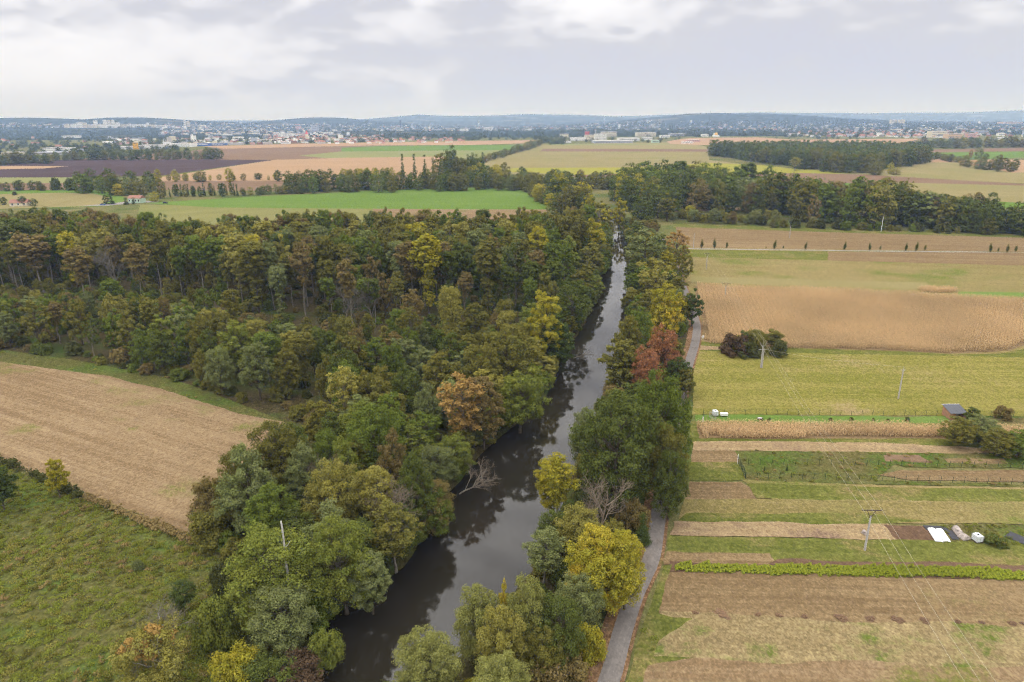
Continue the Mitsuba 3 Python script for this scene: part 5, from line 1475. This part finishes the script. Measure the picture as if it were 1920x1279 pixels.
fence([(1318, 778), (1776, 780)], 24, 'long dark green wire fence between hay meadow and lawn')
fence([(1836, 781), (1985, 784)], 8, 'wire fence right of the shed along the hay meadow')
fence([(1318, 778), (1319, 790)], 2, 'short fence end by the path at the lawn corner', 1.6)
fence([(1403, 871.5), (1620, 875), (1690, 874), (1985, 880)], 27, 'back fence of the paddock')
fence([(1398, 898), (1600, 901), (1985, 911)], 28, 'front fence of the paddock')
fence([(1384, 870), (1390, 882), (1397, 898)], 6, 'dense green side fence of the paddock', 1.6, mesh_rows=14)


def gate(px, py, w, h, rz, label, color):
    b = at(px, py)
    key = key_of('gate')
    place(key + '__frame', cat([box(0, 0, .1, w, .06, .07), box(0, 0, h, w, .06, .07)] + [box(s * w / 2, 0, 0, .07, .07, h + .2) for s in (-1, 1)] + [tubes([(np.array([[-w / 2, 0, .15], [w / 2, 0, h]]), .02)], 4)]), color, b[0], b[1], .15, rz)
    for j in range(6):
        place(key + '__bar' + (f'_{j:03d}' if j else ''), box(-w / 2 + w * (j + .5) / 6, 0, .17, .05, .03, h - .17), color, b[0], b[1], .15, rz)
    note(key, label, 'gate')


gate(1382.5, 869.5, 1.5, 1.7, 1.25, 'whitish gate at the corner of the paddock', 'white')
gate(1336, 786, 2.0, 1.4, -1.0, 'grey metal gate beside the white water tank', 'concrete')
b = at(1318, 791)
place('marker_post', bevel_box(.28, .28, 1.3, .05), 'white', b[0], b[1]); note('marker_post', 'short white post beside the path at the corn strip corner', 'post')
b = at(1317.5, 637)
place('notice_board__panel', bevel_box(.9, .08, .8, .03), 'white', b[0], b[1], .7, .3); place('notice_board__leg', box(-.32, 0, 0, .08, .07, .75), 'white', b[0], b[1], 0, .3); place('notice_board__leg_001', box(.32, 0, 0, .08, .07, .75), 'white', b[0], b[1], 0, .3)
note('notice_board', 'small white board standing beside the path at the corn field corner', 'sign')


# ------------------------------------------------------------------ things in the gardens
def caged_tank(px, py, s, rz, label):
    b = at(px, py)
    key = key_of('water_tank')
    z = .17
    place(key + '__body', bevel_box(1.0 * s, 1.15 * s, 1.0 * s, .10), 'tank', b[0], b[1], z + .14, rz, True)
    bars = []
    for hz in (.3, .58, .86):
        bars += [box(0, sy * .60 * s, .14 + hz * s, 1.08 * s, .03, .03) for sy in (-1, 1)] + [box(sx * .53 * s, 0, .14 + hz * s, .03, 1.2 * s, .03) for sx in (-1, 1)]
    bars += [box(x * .53 * s, sy * .60 * s, .12, .03, .03, 1.0 * s) for x in (-1, 0, 1) for sy in (-1, 1)]
    place(key + '__cage', cat(bars), 'concrete', b[0], b[1], z, rz)
    place(key + '__pallet', cat([box(0, 0, .08, 1.1 * s, 1.22 * s, .05)] + [box(x * .45 * s, 0, 0, .12, 1.2 * s, .08) for x in (-1, 0, 1)]), 'bark', b[0], b[1], z, rz)
    place(key + '__cap', tubes([(np.array([[0, 0, 0], [0, 0, .06]]), .14 * s)], 10), 'black', b[0], b[1], z + .14 + 1.0 * s, rz)
    note(key, label, 'tank')


caged_tank(1831, 1016, 1.15, .15, 'white caged water tank among the garden beds')
caged_tank(1340.5, 780, 1.15, .1, 'white water tank at the left end of the fenced lawn')
b = at(1357, 781)
key = 'trough'
place(key + '__body', cat([box(0, 0, .18, 1.75, .9, .06), box(0, .43, .18, 1.75, .05, .55), box(0, -.43, .18, 1.75, .05, .55), box(.86, 0, .18, .05, .9, .55), box(-.86, 0, .18, .05, .9, .55)]), 'white', b[0], b[1], .15)
place(key + '__lid', cat([box(0, 0, 0, 1.84, .98, .04), box(0, .2, .04, 1.8, .05, .03), box(0, -.2, .04, 1.8, .05, .03)]), 'white', b[0], b[1], .89)
for j, (sx, sy) in enumerate([(-1, -1), (1, -1), (-1, 1), (1, 1)]):
    place(key + '__leg' + (f'_{j:03d}' if j else ''), box(sx * .75, sy * .35, 0, .08, .08, .19), 'concrete', b[0], b[1], .15)
note(key, 'long low white container right of the white water tank on the lawn', 'container')
b = at(1424, 791)
place('garden_barrow__tray', cat([(np.array([[-.7, -.4, .75], [.7, -.4, .75], [.7, .4, .75], [-.7, .4, .75], [-.4, -.28, .35], [.45, -.28, .35], [.45, .28, .35], [-.4, .28, .35]]), np.array([[4, 5, 6], [4, 6, 7], [0, 4, 7], [0, 7, 3], [1, 2, 6], [1, 6, 5], [0, 1, 5], [0, 5, 4], [2, 3, 7], [2, 7, 6]]))]), 'black', b[0], b[1], .2)
place('garden_barrow__load', moved((trimesh.creation.icosphere(subdivisions=2).vertices * [.62, .36, .25], trimesh.creation.icosphere(subdivisions=2).faces), 0, 0, .78), 'concrete', b[0], b[1], .2, smooth=True)
place('garden_barrow__wheel', (trimesh.creation.torus(.2, .06, 16, 8).vertices[:, [0, 2, 1]] + [.75, 0, .26], trimesh.creation.torus(.2, .06, 16, 8).faces), 'rubber', b[0], b[1], .2)
for j, s in enumerate((-1, 1)):
    place('garden_barrow__handle' + (f'_{j:03d}' if j else ''), tubes([(np.array([[.75, s * .1, .26], [-.4, s * .3, .42], [-1.1, s * .33, .62]]), .03)], 5), 'steel', b[0], b[1], .2)
note('garden_barrow', 'dark barrow with a grey load at the upper edge of the corn strip', 'barrow')


def mound(pts, width, height, seed, n=40, m=11):
    """A long low cover draped over a bed: rumpled, closed at its ends."""
    a, b = np.array(pts[0]), np.array(pts[1])
    d = b - a; ln = np.linalg.norm(d); d /= ln; e = np.array([-d[1], d[0]])
    u, w = np.meshgrid(np.linspace(0, 1, n), np.linspace(-1, 1, m), indexing='ij')
    prof = np.sqrt(np.clip(1 - np.abs(w) ** 2.4, 0, 1)) * np.clip(np.minimum(u, 1 - u) * 14, 0, 1) ** .5
    x = a[0] + d[0] * u * ln + e[0] * w * width / 2; y = a[1] + d[1] * u * ln + e[1] * w * width / 2
    bump = meshkit.fbm(np.stack([x * 2.2, y * 2.2, 0 * x], -1), 3, seed=seed)
    z = prof * height * (.75 + .5 * bump) + .02
    ii, jj = np.meshgrid(np.arange(n - 1), np.arange(m - 1), indexing='ij')
    q = np.stack([ii * m + jj, (ii + 1) * m + jj, (ii + 1) * m + jj + 1, ii * m + jj + 1], -1).reshape(-1, 4)
    ox, oy = x.mean(), y.mean()
    return (np.stack([x - ox, y - oy, z], -1).reshape(-1, 3), np.vstack([q[:, [0, 1, 2]], q[:, [0, 2, 3]]])), ox, oy


def g2(px, py):
    return at(px, py)[:2]


for nm_, pts_, w_, h_, c_, cat_, lab_ in [
        ('fleece_cover', (g2(1745, 993), g2(1761, 1018)), 1.35, .42, 'fleece', 'cover', 'white fleece tunnel over a garden bed, left one of the pair'), ('fleece_cover', (g2(1760, 994), g2(1776, 1018)), 1.15, .36, 'fleece', 'cover', 'white fleece tunnel over a garden bed, right one of the pair'),
        ('black_sheet', (g2(1733, 991), g2(1776, 993)), 1.4, .10, 'tarp', 'sheet', 'black sheet lying behind the two white fleece tunnels'), ('wrapped_heap', (g2(1790, 993), g2(1802, 1008)), 1.3, .75, 'wrap', 'heap', 'beige wrapped heap beside the fleece tunnels, rear one'), ('wrapped_heap', (g2(1801, 1007), g2(1813, 1015)), 1.5, .7, 'wrap', 'heap', 'beige wrapped heap in front of the rear heap, left of the tank'),
        ('black_sheet', (g2(1888, 1003), g2(1935, 1022)), 2.6, .12, 'tarp', 'sheet', 'dark sheet on the ground at the right picture edge'), ('black_sheet', (g2(1778, 996), g2(1792, 1014)), 1.2, .06, 'tarp', 'sheet', 'dark strip of ground cover between fleece tunnels and wrapped heap'), ('bag_pile', (g2(1617, 1000), g2(1626, 1006)), .8, .6, 'wrap', 'bags', 'small pale pile of bags behind the T pole')]:
    m_, ox, oy = mound(pts_, w_, h_, len(scene))
    k_ = key_of(nm_)
    place(k_, m_, c_, ox, oy, .21, smooth=True)
    note(k_, lab_, cat_)

# the shed
b = at(1795, 787)
sw, sd, hf, hb = 3.9, 3.2, 1.75, 2.5
key = 'garden_shed'
wt = .18
place(key + '__wall', cat([box(0, sd / 2 - wt / 2, 0, sw, wt, hb - .06), box(-sw / 2 + wt / 2, -wt / 2, 0, wt, sd - wt, hf - .02), box(sw / 2 - wt / 2, -wt / 2, 0, wt, sd - wt, hf - .02), box(-sw / 2 + .75, -sd / 2 + wt / 2, 0, 1.5 - 2 * wt, wt, hf - .03), box(sw / 2 - .4, -sd / 2 + wt / 2, 0, .8 - 2 * wt, wt, hf - .03)] +
    [(np.array([[s * (sw / 2) , -sd / 2, hf - .02], [s * (sw / 2), sd / 2 - wt, hf - .02], [s * (sw / 2), sd / 2 - wt, hb - .06], [s * (sw / 2 - wt), -sd / 2, hf - .02], [s * (sw / 2 - wt), sd / 2 - wt, hf - .02], [s * (sw / 2 - wt), sd / 2 - wt, hb - .06]]), np.array([[0, 1, 2], [3, 5, 4], [0, 2, 5], [0, 5, 3]])) for s in (-1, 1)]), 'brick', b[0], b[1] + 1.6)
for j in range(6):
    x = -sw / 2 - .2 + (j + .5) * (sw + .4) / 6
    w6 = (sw + .4) / 6 - .02
    v = np.array([[x - w6 / 2, -sd / 2 - .35, hf - .05], [x + w6 / 2, -sd / 2 - .35, hf - .05], [x + w6 / 2, sd / 2 + .2, hb + .03], [x - w6 / 2, sd / 2 + .2, hb + .03]])
    v = np.vstack([v, v + [0, 0, .06 + .012 * (j % 2)]])
    f = np.array([[0, 2, 1], [0, 3, 2], [4, 5, 6], [4, 6, 7], [0, 1, 5], [0, 5, 4], [1, 2, 6], [1, 6, 5], [2, 3, 7], [2, 7, 6], [3, 0, 4], [3, 4, 7]])
    place(key + '__roof__panel' + (f'_{j:03d}' if j else ''), (v, f), 'roof_grey', b[0], b[1] + 1.6)
place(key + '__roof', box(0, sd / 2 + .24, hb - .02, sw + .5, .06, .2), 'white', b[0], b[1] + 1.6)
place(key + '__workbench', box(.55, 0, 0, 1.0, .6, .85), 'white', b[0], b[1] + 1.6)
note(key, 'small brick shed with a grey lean-to roof by the hay meadow', 'shed')
labels[key + '__workbench'] = {'label': 'white bench under the open front'}


# ------------------------------------------------------------------ hamlet
def house(px, py, w, d, h, rh, wall, roof, rz, label, windows=0, name='house'):
    b = at(px, py)
    key = key_of(name)
    place(key + '__wall', box(0, 0, 0, w, d, h), wall, b[0], b[1] + d / 2, 0, rz)
    place(key + '__roof', gable(w, d, rh), roof, b[0], b[1] + d / 2, h + .002, rz)
    place(key + '__roof__chimney', box(w * .22, .6, rh * .4, .8, .8, rh * .9), 'brick', b[0], b[1] + d / 2, h, rz)
    for j in range(windows):
        x = -w / 2 + w * (j + .5) / windows
        k2 = key + '__window' + (f'_{j:03d}' if j else '')
        c, s = math.cos(rz), math.sin(rz)
        ly = -d / 2 - .03
        place(k2, box(0, 0, 0, 1.3, .06, 1.6), 'glass', b[0] + x * c - ly * s, b[1] + d / 2 + x * s + ly * c, h * .35, rz)
        place(k2 + '__frame', cat([box(0, 0, 1.6, 1.5, .1, .1), box(0, 0, -.1, 1.5, .1, .1), box(-.7, 0, 0, .1, .1, 1.6), box(.7, 0, 0, .1, .1, 1.6)]), 'white', b[0] + x * c - (ly - .02) * s, b[1] + d / 2 + x * s + (ly - .02) * c, h * .35, rz)
    note(key, label, 'house')


house(253, 381, 12, 8, 4.2, 2.6, 'mint', 'roof_red', -.12, 'pale green house with a red roof at the end of the bright green field', 4)
house(33, 387, 14, 8, 3.0, 2.8, 'cream', 'roof_red', .2, 'house with a low red roof half hidden behind the forest at the far left', 3)


def car(px, py, paint, rz, label, z=0.0):
    b = at(px, py)
    key = key_of('parked_car')
    place(key + '__body', moved(bevel_box(4.2, 1.75, .62, .18), 0, 0, .32), paint, b[0], b[1], .2, rz, True)
    place(key + '__cabin', (np.array([[-1.6, -.72, .9], [1.0, -.72, .9], [1.0, .72, .9], [-1.6, .72, .9], [-1.25, -.6, 1.45], [.35, -.6, 1.45], [.35, .6, 1.45], [-1.25, .6, 1.45]]), np.array([[0, 1, 5], [0, 5, 4], [2, 3, 7], [2, 7, 6], [1, 2, 6], [1, 6, 5], [3, 0, 4], [3, 4, 7], [4, 5, 6], [4, 6, 7]])), 'glass', b[0], b[1], .2, rz)
    w = trimesh.creation.cylinder(.32, .22, sections=14)
    for j, (x, y) in enumerate([(-1.3, -.8), (1.3, -.8), (-1.3, .8), (1.3, .8)]):
        place(key + '__wheel' + (f'_{j:03d}' if j else ''), (np.array(w.vertices)[:, [0, 2, 1]] + [x, y, .32], np.array(w.faces)[:, ::-1]), 'rubber', b[0], b[1], .2, rz)
    note(key, label, 'car')


car(310, 382, 'dark_blue_paint', .1, 'dark car parked at the left corner of the bright green field')
car(193, 385, 'blue', .3, 'blue car on the lane behind the forest at left')
# ------------------------------------------------------------------ the far towns
rt = np.random.default_rng(31)
HOUSE_G = []
for k, (wc, rc_, w, d, h, rh) in enumerate([('white', 'roof_red', 12, 9, 5.0, 3.6), ('cream', 'roof_red', 14, 9, 5.5, 4.0), ('peach', 'roof_red', 11, 9, 4.5, 3.6), ('white', 'roof_grey', 12, 9, 5.5, 3.2), ('concrete', 'roof_red', 16, 9, 6.0, 3.8), ('pink', 'roof_red', 13, 10, 5.0, 3.6)]):
    group_of(f'group_house_{k}', {'wall': misc(box(0, 0, -2, w, d, h + 2), wc), 'roof': misc(moved(gable(w, d, rh), 0, 0, h + .01), rc_)})
    HOUSE_G.append((f'group_house_{k}', wc, rc_))
for x0, x1, y0, y1, n, where in [(505, 720, 254, 270.5, 95, 'in the left town'), (690, 870, 260, 268, 45, 'in the village strip'), (1600, 1835, 245, 259, 95, 'in the right town'), (1480, 1605, 247, 257, 28, 'left of the right town'), (1310, 1480, 234, 247, 25, 'behind the golden dome'), (-20, 330, 258, 283, 12, 'on the left hillside')]:
    got = []
    for _ in range(n * 12):
        if len(got) >= n:
            break
        q = at_t(rt.uniform(x0, x1), y0 + (y1 - y0) * rt.random() ** .8)
        if q is None or any(abs(q[0] - g[0]) + abs(q[1] - g[1]) < 15 for g in got):
            continue
        got.append(q)
        g, wc, rc_ = HOUSE_G[rt.choice(6, p=[.3, .2, .13, .12, .15, .1])]
        key = key_of('town_house')
        put(key, g, q[0], q[1], q[2], rt.choice([0, math.pi / 2]) + rt.normal(0, .25), np.array([1, 1, 1]) * rt.uniform(.85, 1.25))
        note(key, f'{ {"white": "white", "cream": "cream", "peach": "peach", "concrete": "grey", "pink": "pink"}[wc] } {"red" if rc_ == "roof_red" else "grey"} roofed house {where}', 'house', 'houses ' + where)


def block(name, px, py, wpx, hpx, color, label, depth=.6, category='building', roof=None, bands=0):
    q = at_t(px, py)
    m = float((q - EYE) @ FWD) / FOCAL
    w, h = wpx * m, hpx * m
    d = w * depth
    key = key_of(name)
    place(key + '__wall', box(0, 0, -3, w, d, h + 3), color, q[0], q[1] + d / 2, q[2])
    place(key + '__roof', cat([box(0, 0, 0, w * 1.01, d * 1.02, max(h * .05, .4)), box(w * .18, 0, max(h * .05, .4), w * .2, d * .3, max(h * .08, 1.2))]), roof or ('concrete' if color != 'concrete' else 'grey_block'), q[0], q[1] + d / 2, q[2] + h + .01)
    nb = bands or (3 if hpx >= 6 else 1)
    for j in range(nb):
        place(key + '__window_band' + (f'_{j:03d}' if j else ''), box(0, 0, 0, w * .92, .25, h / nb * .18), 'glass' if color != 'blue' else 'white', q[0], q[1] - .14, q[2] + h * (j + .42) / nb)
    note(key, label, category)
    return q, m


COLW = {'white': 'white', 'cream': 'cream', 'concrete': 'grey', 'blue': 'blue', 'yellow_sign': 'orange-yellow', 'red_sign': 'red', 'grey_block': 'grey-blue', 'mint': 'pale green', 'peach': 'peach', 'pink': 'pink'}
for i, (px_, py_, w_, h_, c_, where) in enumerate([
        (104, 286, 46, 8, 'white', 'behind the left tree belt, the largest there'), (88, 290, 58, 4, 'concrete', 'in front of the largest white hall at left'), (20, 291, 34, 5, 'cream', 'at the far left above the tree belt'), (142, 285, 26, 4, 'concrete', 'right of the largest white hall at left'), (240, 280, 38, 5, 'white', 'left of the orange-yellow block'), (285, 279, 60, 6, 'white', 'right of the orange-yellow block'), (332, 276, 50, 6, 'white', 'at the right end of the long white halls'), (254, 280, 8, 12, 'yellow_sign', 'among the long white halls'), (378, 274, 26, 5, 'blue', 'right of the long white halls, left one'), (405, 273, 30, 4, 'blue', 'right of the long white halls, right one'),
        (130, 259, 28, 4, 'white', 'on the left hillside below the grassy slope'), (218, 263, 18, 3, 'white', 'on the left hillside near the centre'), (395, 264, 22, 5, 'white', 'left of the red roofed town'), (445, 262, 18, 5, 'white', 'at the left edge of the red roofed town'), (539, 258, 18, 7, 'white', 'long block inside the red roofed town'), (455, 270, 18, 3, 'concrete', 'below the red roofed town'), (535, 270, 16, 4, 'white', 'at the field edge below the red roofed town'), (559, 243, 9, 6, 'pink', 'above the red roofed town'),
        (1058, 259, 16, 7, 'cream', 'at the left end of the factory'), (1084, 264, 28, 6, 'white', 'in the left part of the factory'), (1105, 263, 18, 9, 'cream', 'under the red cube of the factory'), (1101, 254, 8, 7, 'red_sign', 'on the factory skyline'), (1126, 262, 22, 10, 'white', 'tall one in the middle of the factory'), (1142, 256, 28, 8, 'cream', 'behind the tall middle factory block'), (1180, 264, 40, 5, 'white', 'long one right in the factory'), (1212, 256, 36, 7, 'cream', 'broad one at the right of the factory'), (1150, 268.5, 72, 4, 'grey_block', 'long low front of the factory'), (1214, 263, 18, 5, 'white', 'before the broad cream factory block'), (1229, 268, 14, 5, 'mint', 'at the right front of the factory'), (1272, 255, 30, 4, 'grey_block', 'right of the broad cream factory block'), (1247, 258, 18, 4, 'white', 'between broad cream block and grey-blue hall'), (1063, 268, 16, 3, 'white', 'at the field edge left of the factory'),
        (1322, 256, 13, 4, 'white', 'left of the golden dome'), (1300, 266, 26, 3, 'pink', 'low sheds before the golden dome'), (1290, 269, 20, 3, 'white', 'front sheds before the golden dome'), (1760, 258, 28, 11, 'cream', 'largest one in the right town'), (1790, 260, 26, 8, 'peach', 'right of the largest one in the right town'), (1822, 259, 16, 8, 'pink', 'at the right of the peach block'), (1880, 262, 26, 4, 'white', 'at the right edge below the dark slope'), (1878, 255, 12, 5, 'white', 'at the right edge above the white hall'), (1845, 250, 22, 4, 'grey_block', 'on the dark slope at right'), (1640, 269, 9, 2.4, 'white', 'alone in the brown field before the right town'),
        (1676, 232, 11, 7, 'cream', 'left one of the far pale pair at right'), (1691, 232, 10, 7, 'cream', 'right one of the far pale pair at right'), (1900, 232, 34, 3, 'peach', 'far long one at the right picture edge'), (870, 246, 14, 4, 'white', 'in the far city below the hill'), (916, 243, 16, 4, 'white', 'right of the far white city block')]):
    block('industrial_building', px_, py_, w_, h_, c_, f'{COLW[c_]} building {where}', category='building')
for i, (px_, py_, w_, h_) in enumerate([(125, 240, 8, 7), (137, 240, 9, 7), (150, 240, 10, 9.5), (159, 240, 7, 9), (179, 236, 6.5, 9), (197, 236, 6, 10), (204.5, 236, 5, 9.5), (212, 236, 5, 10), (221, 238, 6, 7.5), (170, 240, 20, 6), (190, 240, 16, 6.5), (207, 240, 18, 6.5), (233, 239, 12, 5), (248, 239, 14, 5), (264, 239, 14, 5), (282, 239, 16, 4.5), (301, 240, 18, 4.5), (347, 238, 3, 12), (353, 238, 5, 10), (380, 240, 10, 5), (590, 247, 12, 11)]):
    lab = 'grey tower block right of the church tower' if i == 20 else f'white apartment block of the hillside estate, {["first", "second", "third", "fourth", "fifth", "sixth", "seventh", "eighth", "ninth", "tenth", "eleventh", "twelfth", "thirteenth", "fourteenth", "fifteenth", "sixteenth", "seventeenth", "eighteenth", "nineteenth", "last"][sorted([125, 137, 150, 159, 179, 197, 204.5, 212, 221, 170, 190, 207, 233, 248, 264, 282, 301, 347, 353, 380]).index(px_)]} from the left'
    block('apartment_block', px_, py_, w_, h_, 'grey_block' if i == 20 else 'white' if i % 3 else 'cream', lab, .5, 'apartment block')
# church tower, dome, chimney, masts
q = at_t(576, 262); m = float((q - EYE) @ FWD) / FOCAL
place('church__tower', box(0, 0, -2, 4.4 * m, 4.4 * m, 10 * m + 2), 'cream', *q)
place('church__spire', (np.array([[-2.5 * m, -2.5 * m, 0], [2.5 * m, -2.5 * m, 0], [2.5 * m, 2.5 * m, 0], [-2.5 * m, 2.5 * m, 0], [0, 0, 7 * m]]), np.array([[0, 1, 4], [1, 2, 4], [2, 3, 4], [3, 0, 4], [0, 2, 1], [0, 3, 2]])), 'red_sign', q[0], q[1], q[2] + 10 * m)
place('church__nave', cat([box(-8 * m, 0, -2, 12 * m, 5 * m, 4 * m + 2)]), 'cream', *q)
place('church__roof', moved(gable(12 * m, 5 * m, 3.4 * m, .3), -8 * m, 0, 0), 'roof_red', q[0], q[1], q[2] + 4 * m + .02)
note('church', 'church with a red spire over the red roofed town', 'church')
q = at_t(1342, 256.5); m = float((q - EYE) @ FWD) / FOCAL
place('domed_church__wall', cat([box(0, 0, -2, 11 * m, 8 * m, 3 * m + 2), box(-3.6 * m, 0, 3 * m, 1.4 * m, 1.4 * m, 4 * m)]), 'white', *q)
prof = np.array([[0, 5.2], [1.2, 4.6], [2.6, 3.2], [3.2, 1.6], [3.2, 0], [0, 0]]) * m
rv = trimesh.creation.revolve(prof[::-1], sections=14)
place('domed_church__dome', (np.array(rv.vertices), np.array(rv.faces)), 'gold', q[0] + .6 * m, q[1], q[2] + 3 * m)
note('domed_church', 'white church with a golden dome on the plain', 'church')


def mast(name, px, py, hpx, r, color, label, category='mast'):
    q = at_t(px, py); m = float((q - EYE) @ FWD) / FOCAL
    place(name + '__shaft', tubes([(np.array([[0, 0, -2], [0, 0, hpx * m * .5], [0, 0, hpx * m]]), np.array([1, .8, .6]) * r * m)], 8), color, *q)
    place(name + '__head', box(0, 0, 0, 2.2 * r * m, 2.2 * r * m, hpx * m * .05), color, q[0], q[1], q[2] + hpx * m * .9)
    note(name, label, category)


mast('chimney', 751, 241, 15, 1.0, 'dark_blue_paint', 'dark chimney in front of the far blue hill', 'chimney')
mast('radio_mast', 1133, 236, 19, .45, 'white', 'thin white mast on the far slope right of centre')
mast('radio_mast_001', 429, 252, 14, .5, 'concrete', 'grey mast in the town left of the church')
mast('radio_mast_002', 1117, 255, 11, .8, 'white', 'white stack of the factory')
mast('radio_mast_003', 1332, 213, 6, .4, 'grey_block', 'tiny mast on the crest of the right hill')
mast('twin_mast', 1796, 278, 12, .35, 'white', 'left one of two white poles before the right town', 'pole')
mast('twin_mast_001', 1800, 278, 12, .35, 'white', 'right one of two white poles before the right town', 'pole')
mast('city_tower', 808, 240, 9, .9, 'grey_block', 'dark spire in the far city', 'tower')
mast('city_tower_001', 773, 240, 8, 2.4, 'grey_block', 'blunt grey tower right of the dark chimney', 'tower')
mast('city_tower_002', 898, 237, 11, 1.0, 'white', 'white tower block in the far city centre', 'tower')

# everything smaller: masses of roofs and of trees
vs, fs, us, o = [], [], [], 0
cb = trimesh.creation.box((1, 1, 1))
cv, cf = np.array(cb.vertices) + [0, 0, .5], np.array(cb.faces)
cols = ['white', 'cream', 'pink', 'roof_red', 'grey_block', 'concrete', 'stone']
for x0, x1, y0, y1, n, wts in [(-40, 330, 231, 240, 130, [3, 2, 1, 1, 2, 2, 3]), (300, 640, 231, 254, 460, [4, 3, 1, 1, 4, 3, 3]), (505, 720, 252, 268, 160, [3, 2, 1, 3, 1, 1, 1]), (640, 1000, 230, 246, 300, [3, 2, 1, 1, 5, 3, 3]), (980, 1240, 224, 244, 260, [4, 3, 2, 1, 4, 3, 3]), (1240, 1940, 228, 244, 260, [3, 2, 1, 1.5, 5, 3, 4]), (1460, 1940, 240, 257, 240, [3, 2, 1, 3, 2, 2, 3]), (200, 520, 258, 272, 120, [4, 2, 1, 2, 2, 2, 1])]:
    for _ in range(n):
        q = at_t(rt.uniform(x0, x1), y0 + (y1 - y0) * rt.random() ** .75)
        if q is None or q[1] > 8300:
            continue
        big = rt.random() < .12
        sx, sy, sz = (rt.uniform(28, 60), rt.uniform(14, 24), rt.uniform(5, 8)) if big else (rt.uniform(9, 20), rt.uniform(8, 14), rt.uniform(5, 9))
        if rt.random() < .025:
            sx, sy, sz = rt.uniform(14, 22), 12, rt.uniform(14, 24)
        v, _f = moved((cv * [sx, sy, sz + 4], cf), q[0], q[1], q[2] - 4, rt.uniform(0, 3.1))
        vs.append(v); fs.append(cf + o); o += len(v)
        c_ = cols[rt.choice(7, p=np.array(wts) / sum(wts))]
        us += [M['white' if c_ == 'roof_red' and (big or sz > 12) else c_] + .5] * len(v)
scene['distant_town'] = mikit.ply((np.vstack(vs), np.vstack(fs)), 'mat_misc', uv=np.stack([np.array(us), np.zeros(len(us))], 1))
note('distant_town', 'countless small pale and red buildings of the far city', kind='stuff')
fg = [tree_group('round', k % 3, 'far', lf) for k, lf in enumerate(['far_green', 'dark_conifer', 'far_green', 'deep_green', 'far_green', 'deep_green'])]
k = 0
for x0, x1, y0, y1, n, sc in [(-40, 335, 249, 290, 700, 1.0), (330, 520, 258, 272, 130, .9), (-40, 640, 233, 250, 520, 1.8), (500, 900, 256, 269.5, 300, .9), (640, 1030, 243, 268, 460, 1.1), (1000, 1060, 256, 272, 70, 1.0), (1040, 1330, 250, 268, 170, .8), (1000, 1330, 232, 252, 420, 1.5), (1290, 1940, 235, 258, 620, 1.3), (1690, 1940, 262, 277, 190, .9), (640, 1940, 229, 238, 330, 2.6), (1340, 1610, 258, 262, 40, .7)]:
    for _ in range(n):
        px_, py_ = rt.uniform(x0, x1), rt.uniform(y0, y1)
        q = at_t(px_, py_)
        if q is None or q[1] > 8800 or meshkit.noise(np.array([[q[0] / 160, q[1] / 260, 3.]]))[0] < .30:
            continue
        if any(inside(FIELDS[f_], q[0], q[1]) for f_ in ('brown_field', 'brown_field_001', 'ochre_field_001', 'green_crop_field')):
            continue
        k += 1
        s = rt.uniform(.55, 1.0) * sc
        put(f'distant_trees__{k:04d}', fg[rt.integers(6)], q[0], q[1], q[2] - .5, rt.uniform(0, 6.283), (s * 1.15, s * 1.15, s * .72 if sc < 1.6 else s * .45))
note('distant_trees', 'scattered dark tree masses in and around the far towns', kind='stuff')
# ---- labels that still agree tell their places apart
ORD = ['leftmost', 'second from the left', 'third from the left', 'fourth from the left', 'fifth from the left', 'sixth from the left', 'seventh from the left', 'eighth from the left', 'ninth from the left', 'tenth from the left', 'eleventh from the left', 'twelfth from the left']
TENS = {2: 'twent', 3: 'thirt', 4: 'fort', 5: 'fift'}


def spelled(n):
    low = ['', 'first', 'second', 'third', 'fourth', 'fifth', 'sixth', 'seventh', 'eighth', 'ninth', 'tenth', 'eleventh', 'twelfth', 'thirteenth', 'fourteenth', 'fifteenth', 'sixteenth', 'seventeenth', 'eighteenth', 'nineteenth']
    return low[n] if n < 20 else TENS[n // 10] + ('ieth' if n % 10 == 0 else 'y-' + low[n % 10])


def ordinal(i, n):
    if n == 2:
        return ['the left one', 'the right one'][i]
    if i < 12 and i <= n - 1 - i:
        return ORD[i]
    j = n - 1 - i
    return (ORD[j].replace('left', 'right') if j < 12 else spelled(i + 1) + ' from the left')


same = {}
for k_, v_ in labels.items():
    if v_.get('label') and v_.get('kind') is None and k_ in scene and scene[k_].get('type') == 'instance' and 'keep' not in v_:
        same.setdefault(v_['label'], []).append(k_)
for lab, keys in same.items():
    if len(keys) > 1:
        xs = []
        for k_ in keys:
            m_ = np.array(T(scene[k_]['to_world']).matrix, float)
            xs.append(pixel(m_[:3, 3])[0])
        for i, q in enumerate(np.argsort(xs)):
            labels[keys[q]]['label'] = f'{lab}, {ordinal(i, len(keys))}'
scene['haze'] = {'type': 'cube', 'to_world': T().translate([0, 11500, 223.5]).scale([27500, 14000, 227]), 'bsdf': {'type': 'null'}, 'interior': {'type': 'ref', 'id': 'air'}}
note('haze', 'thin blue autumn haze over the far country', kind='stuff')
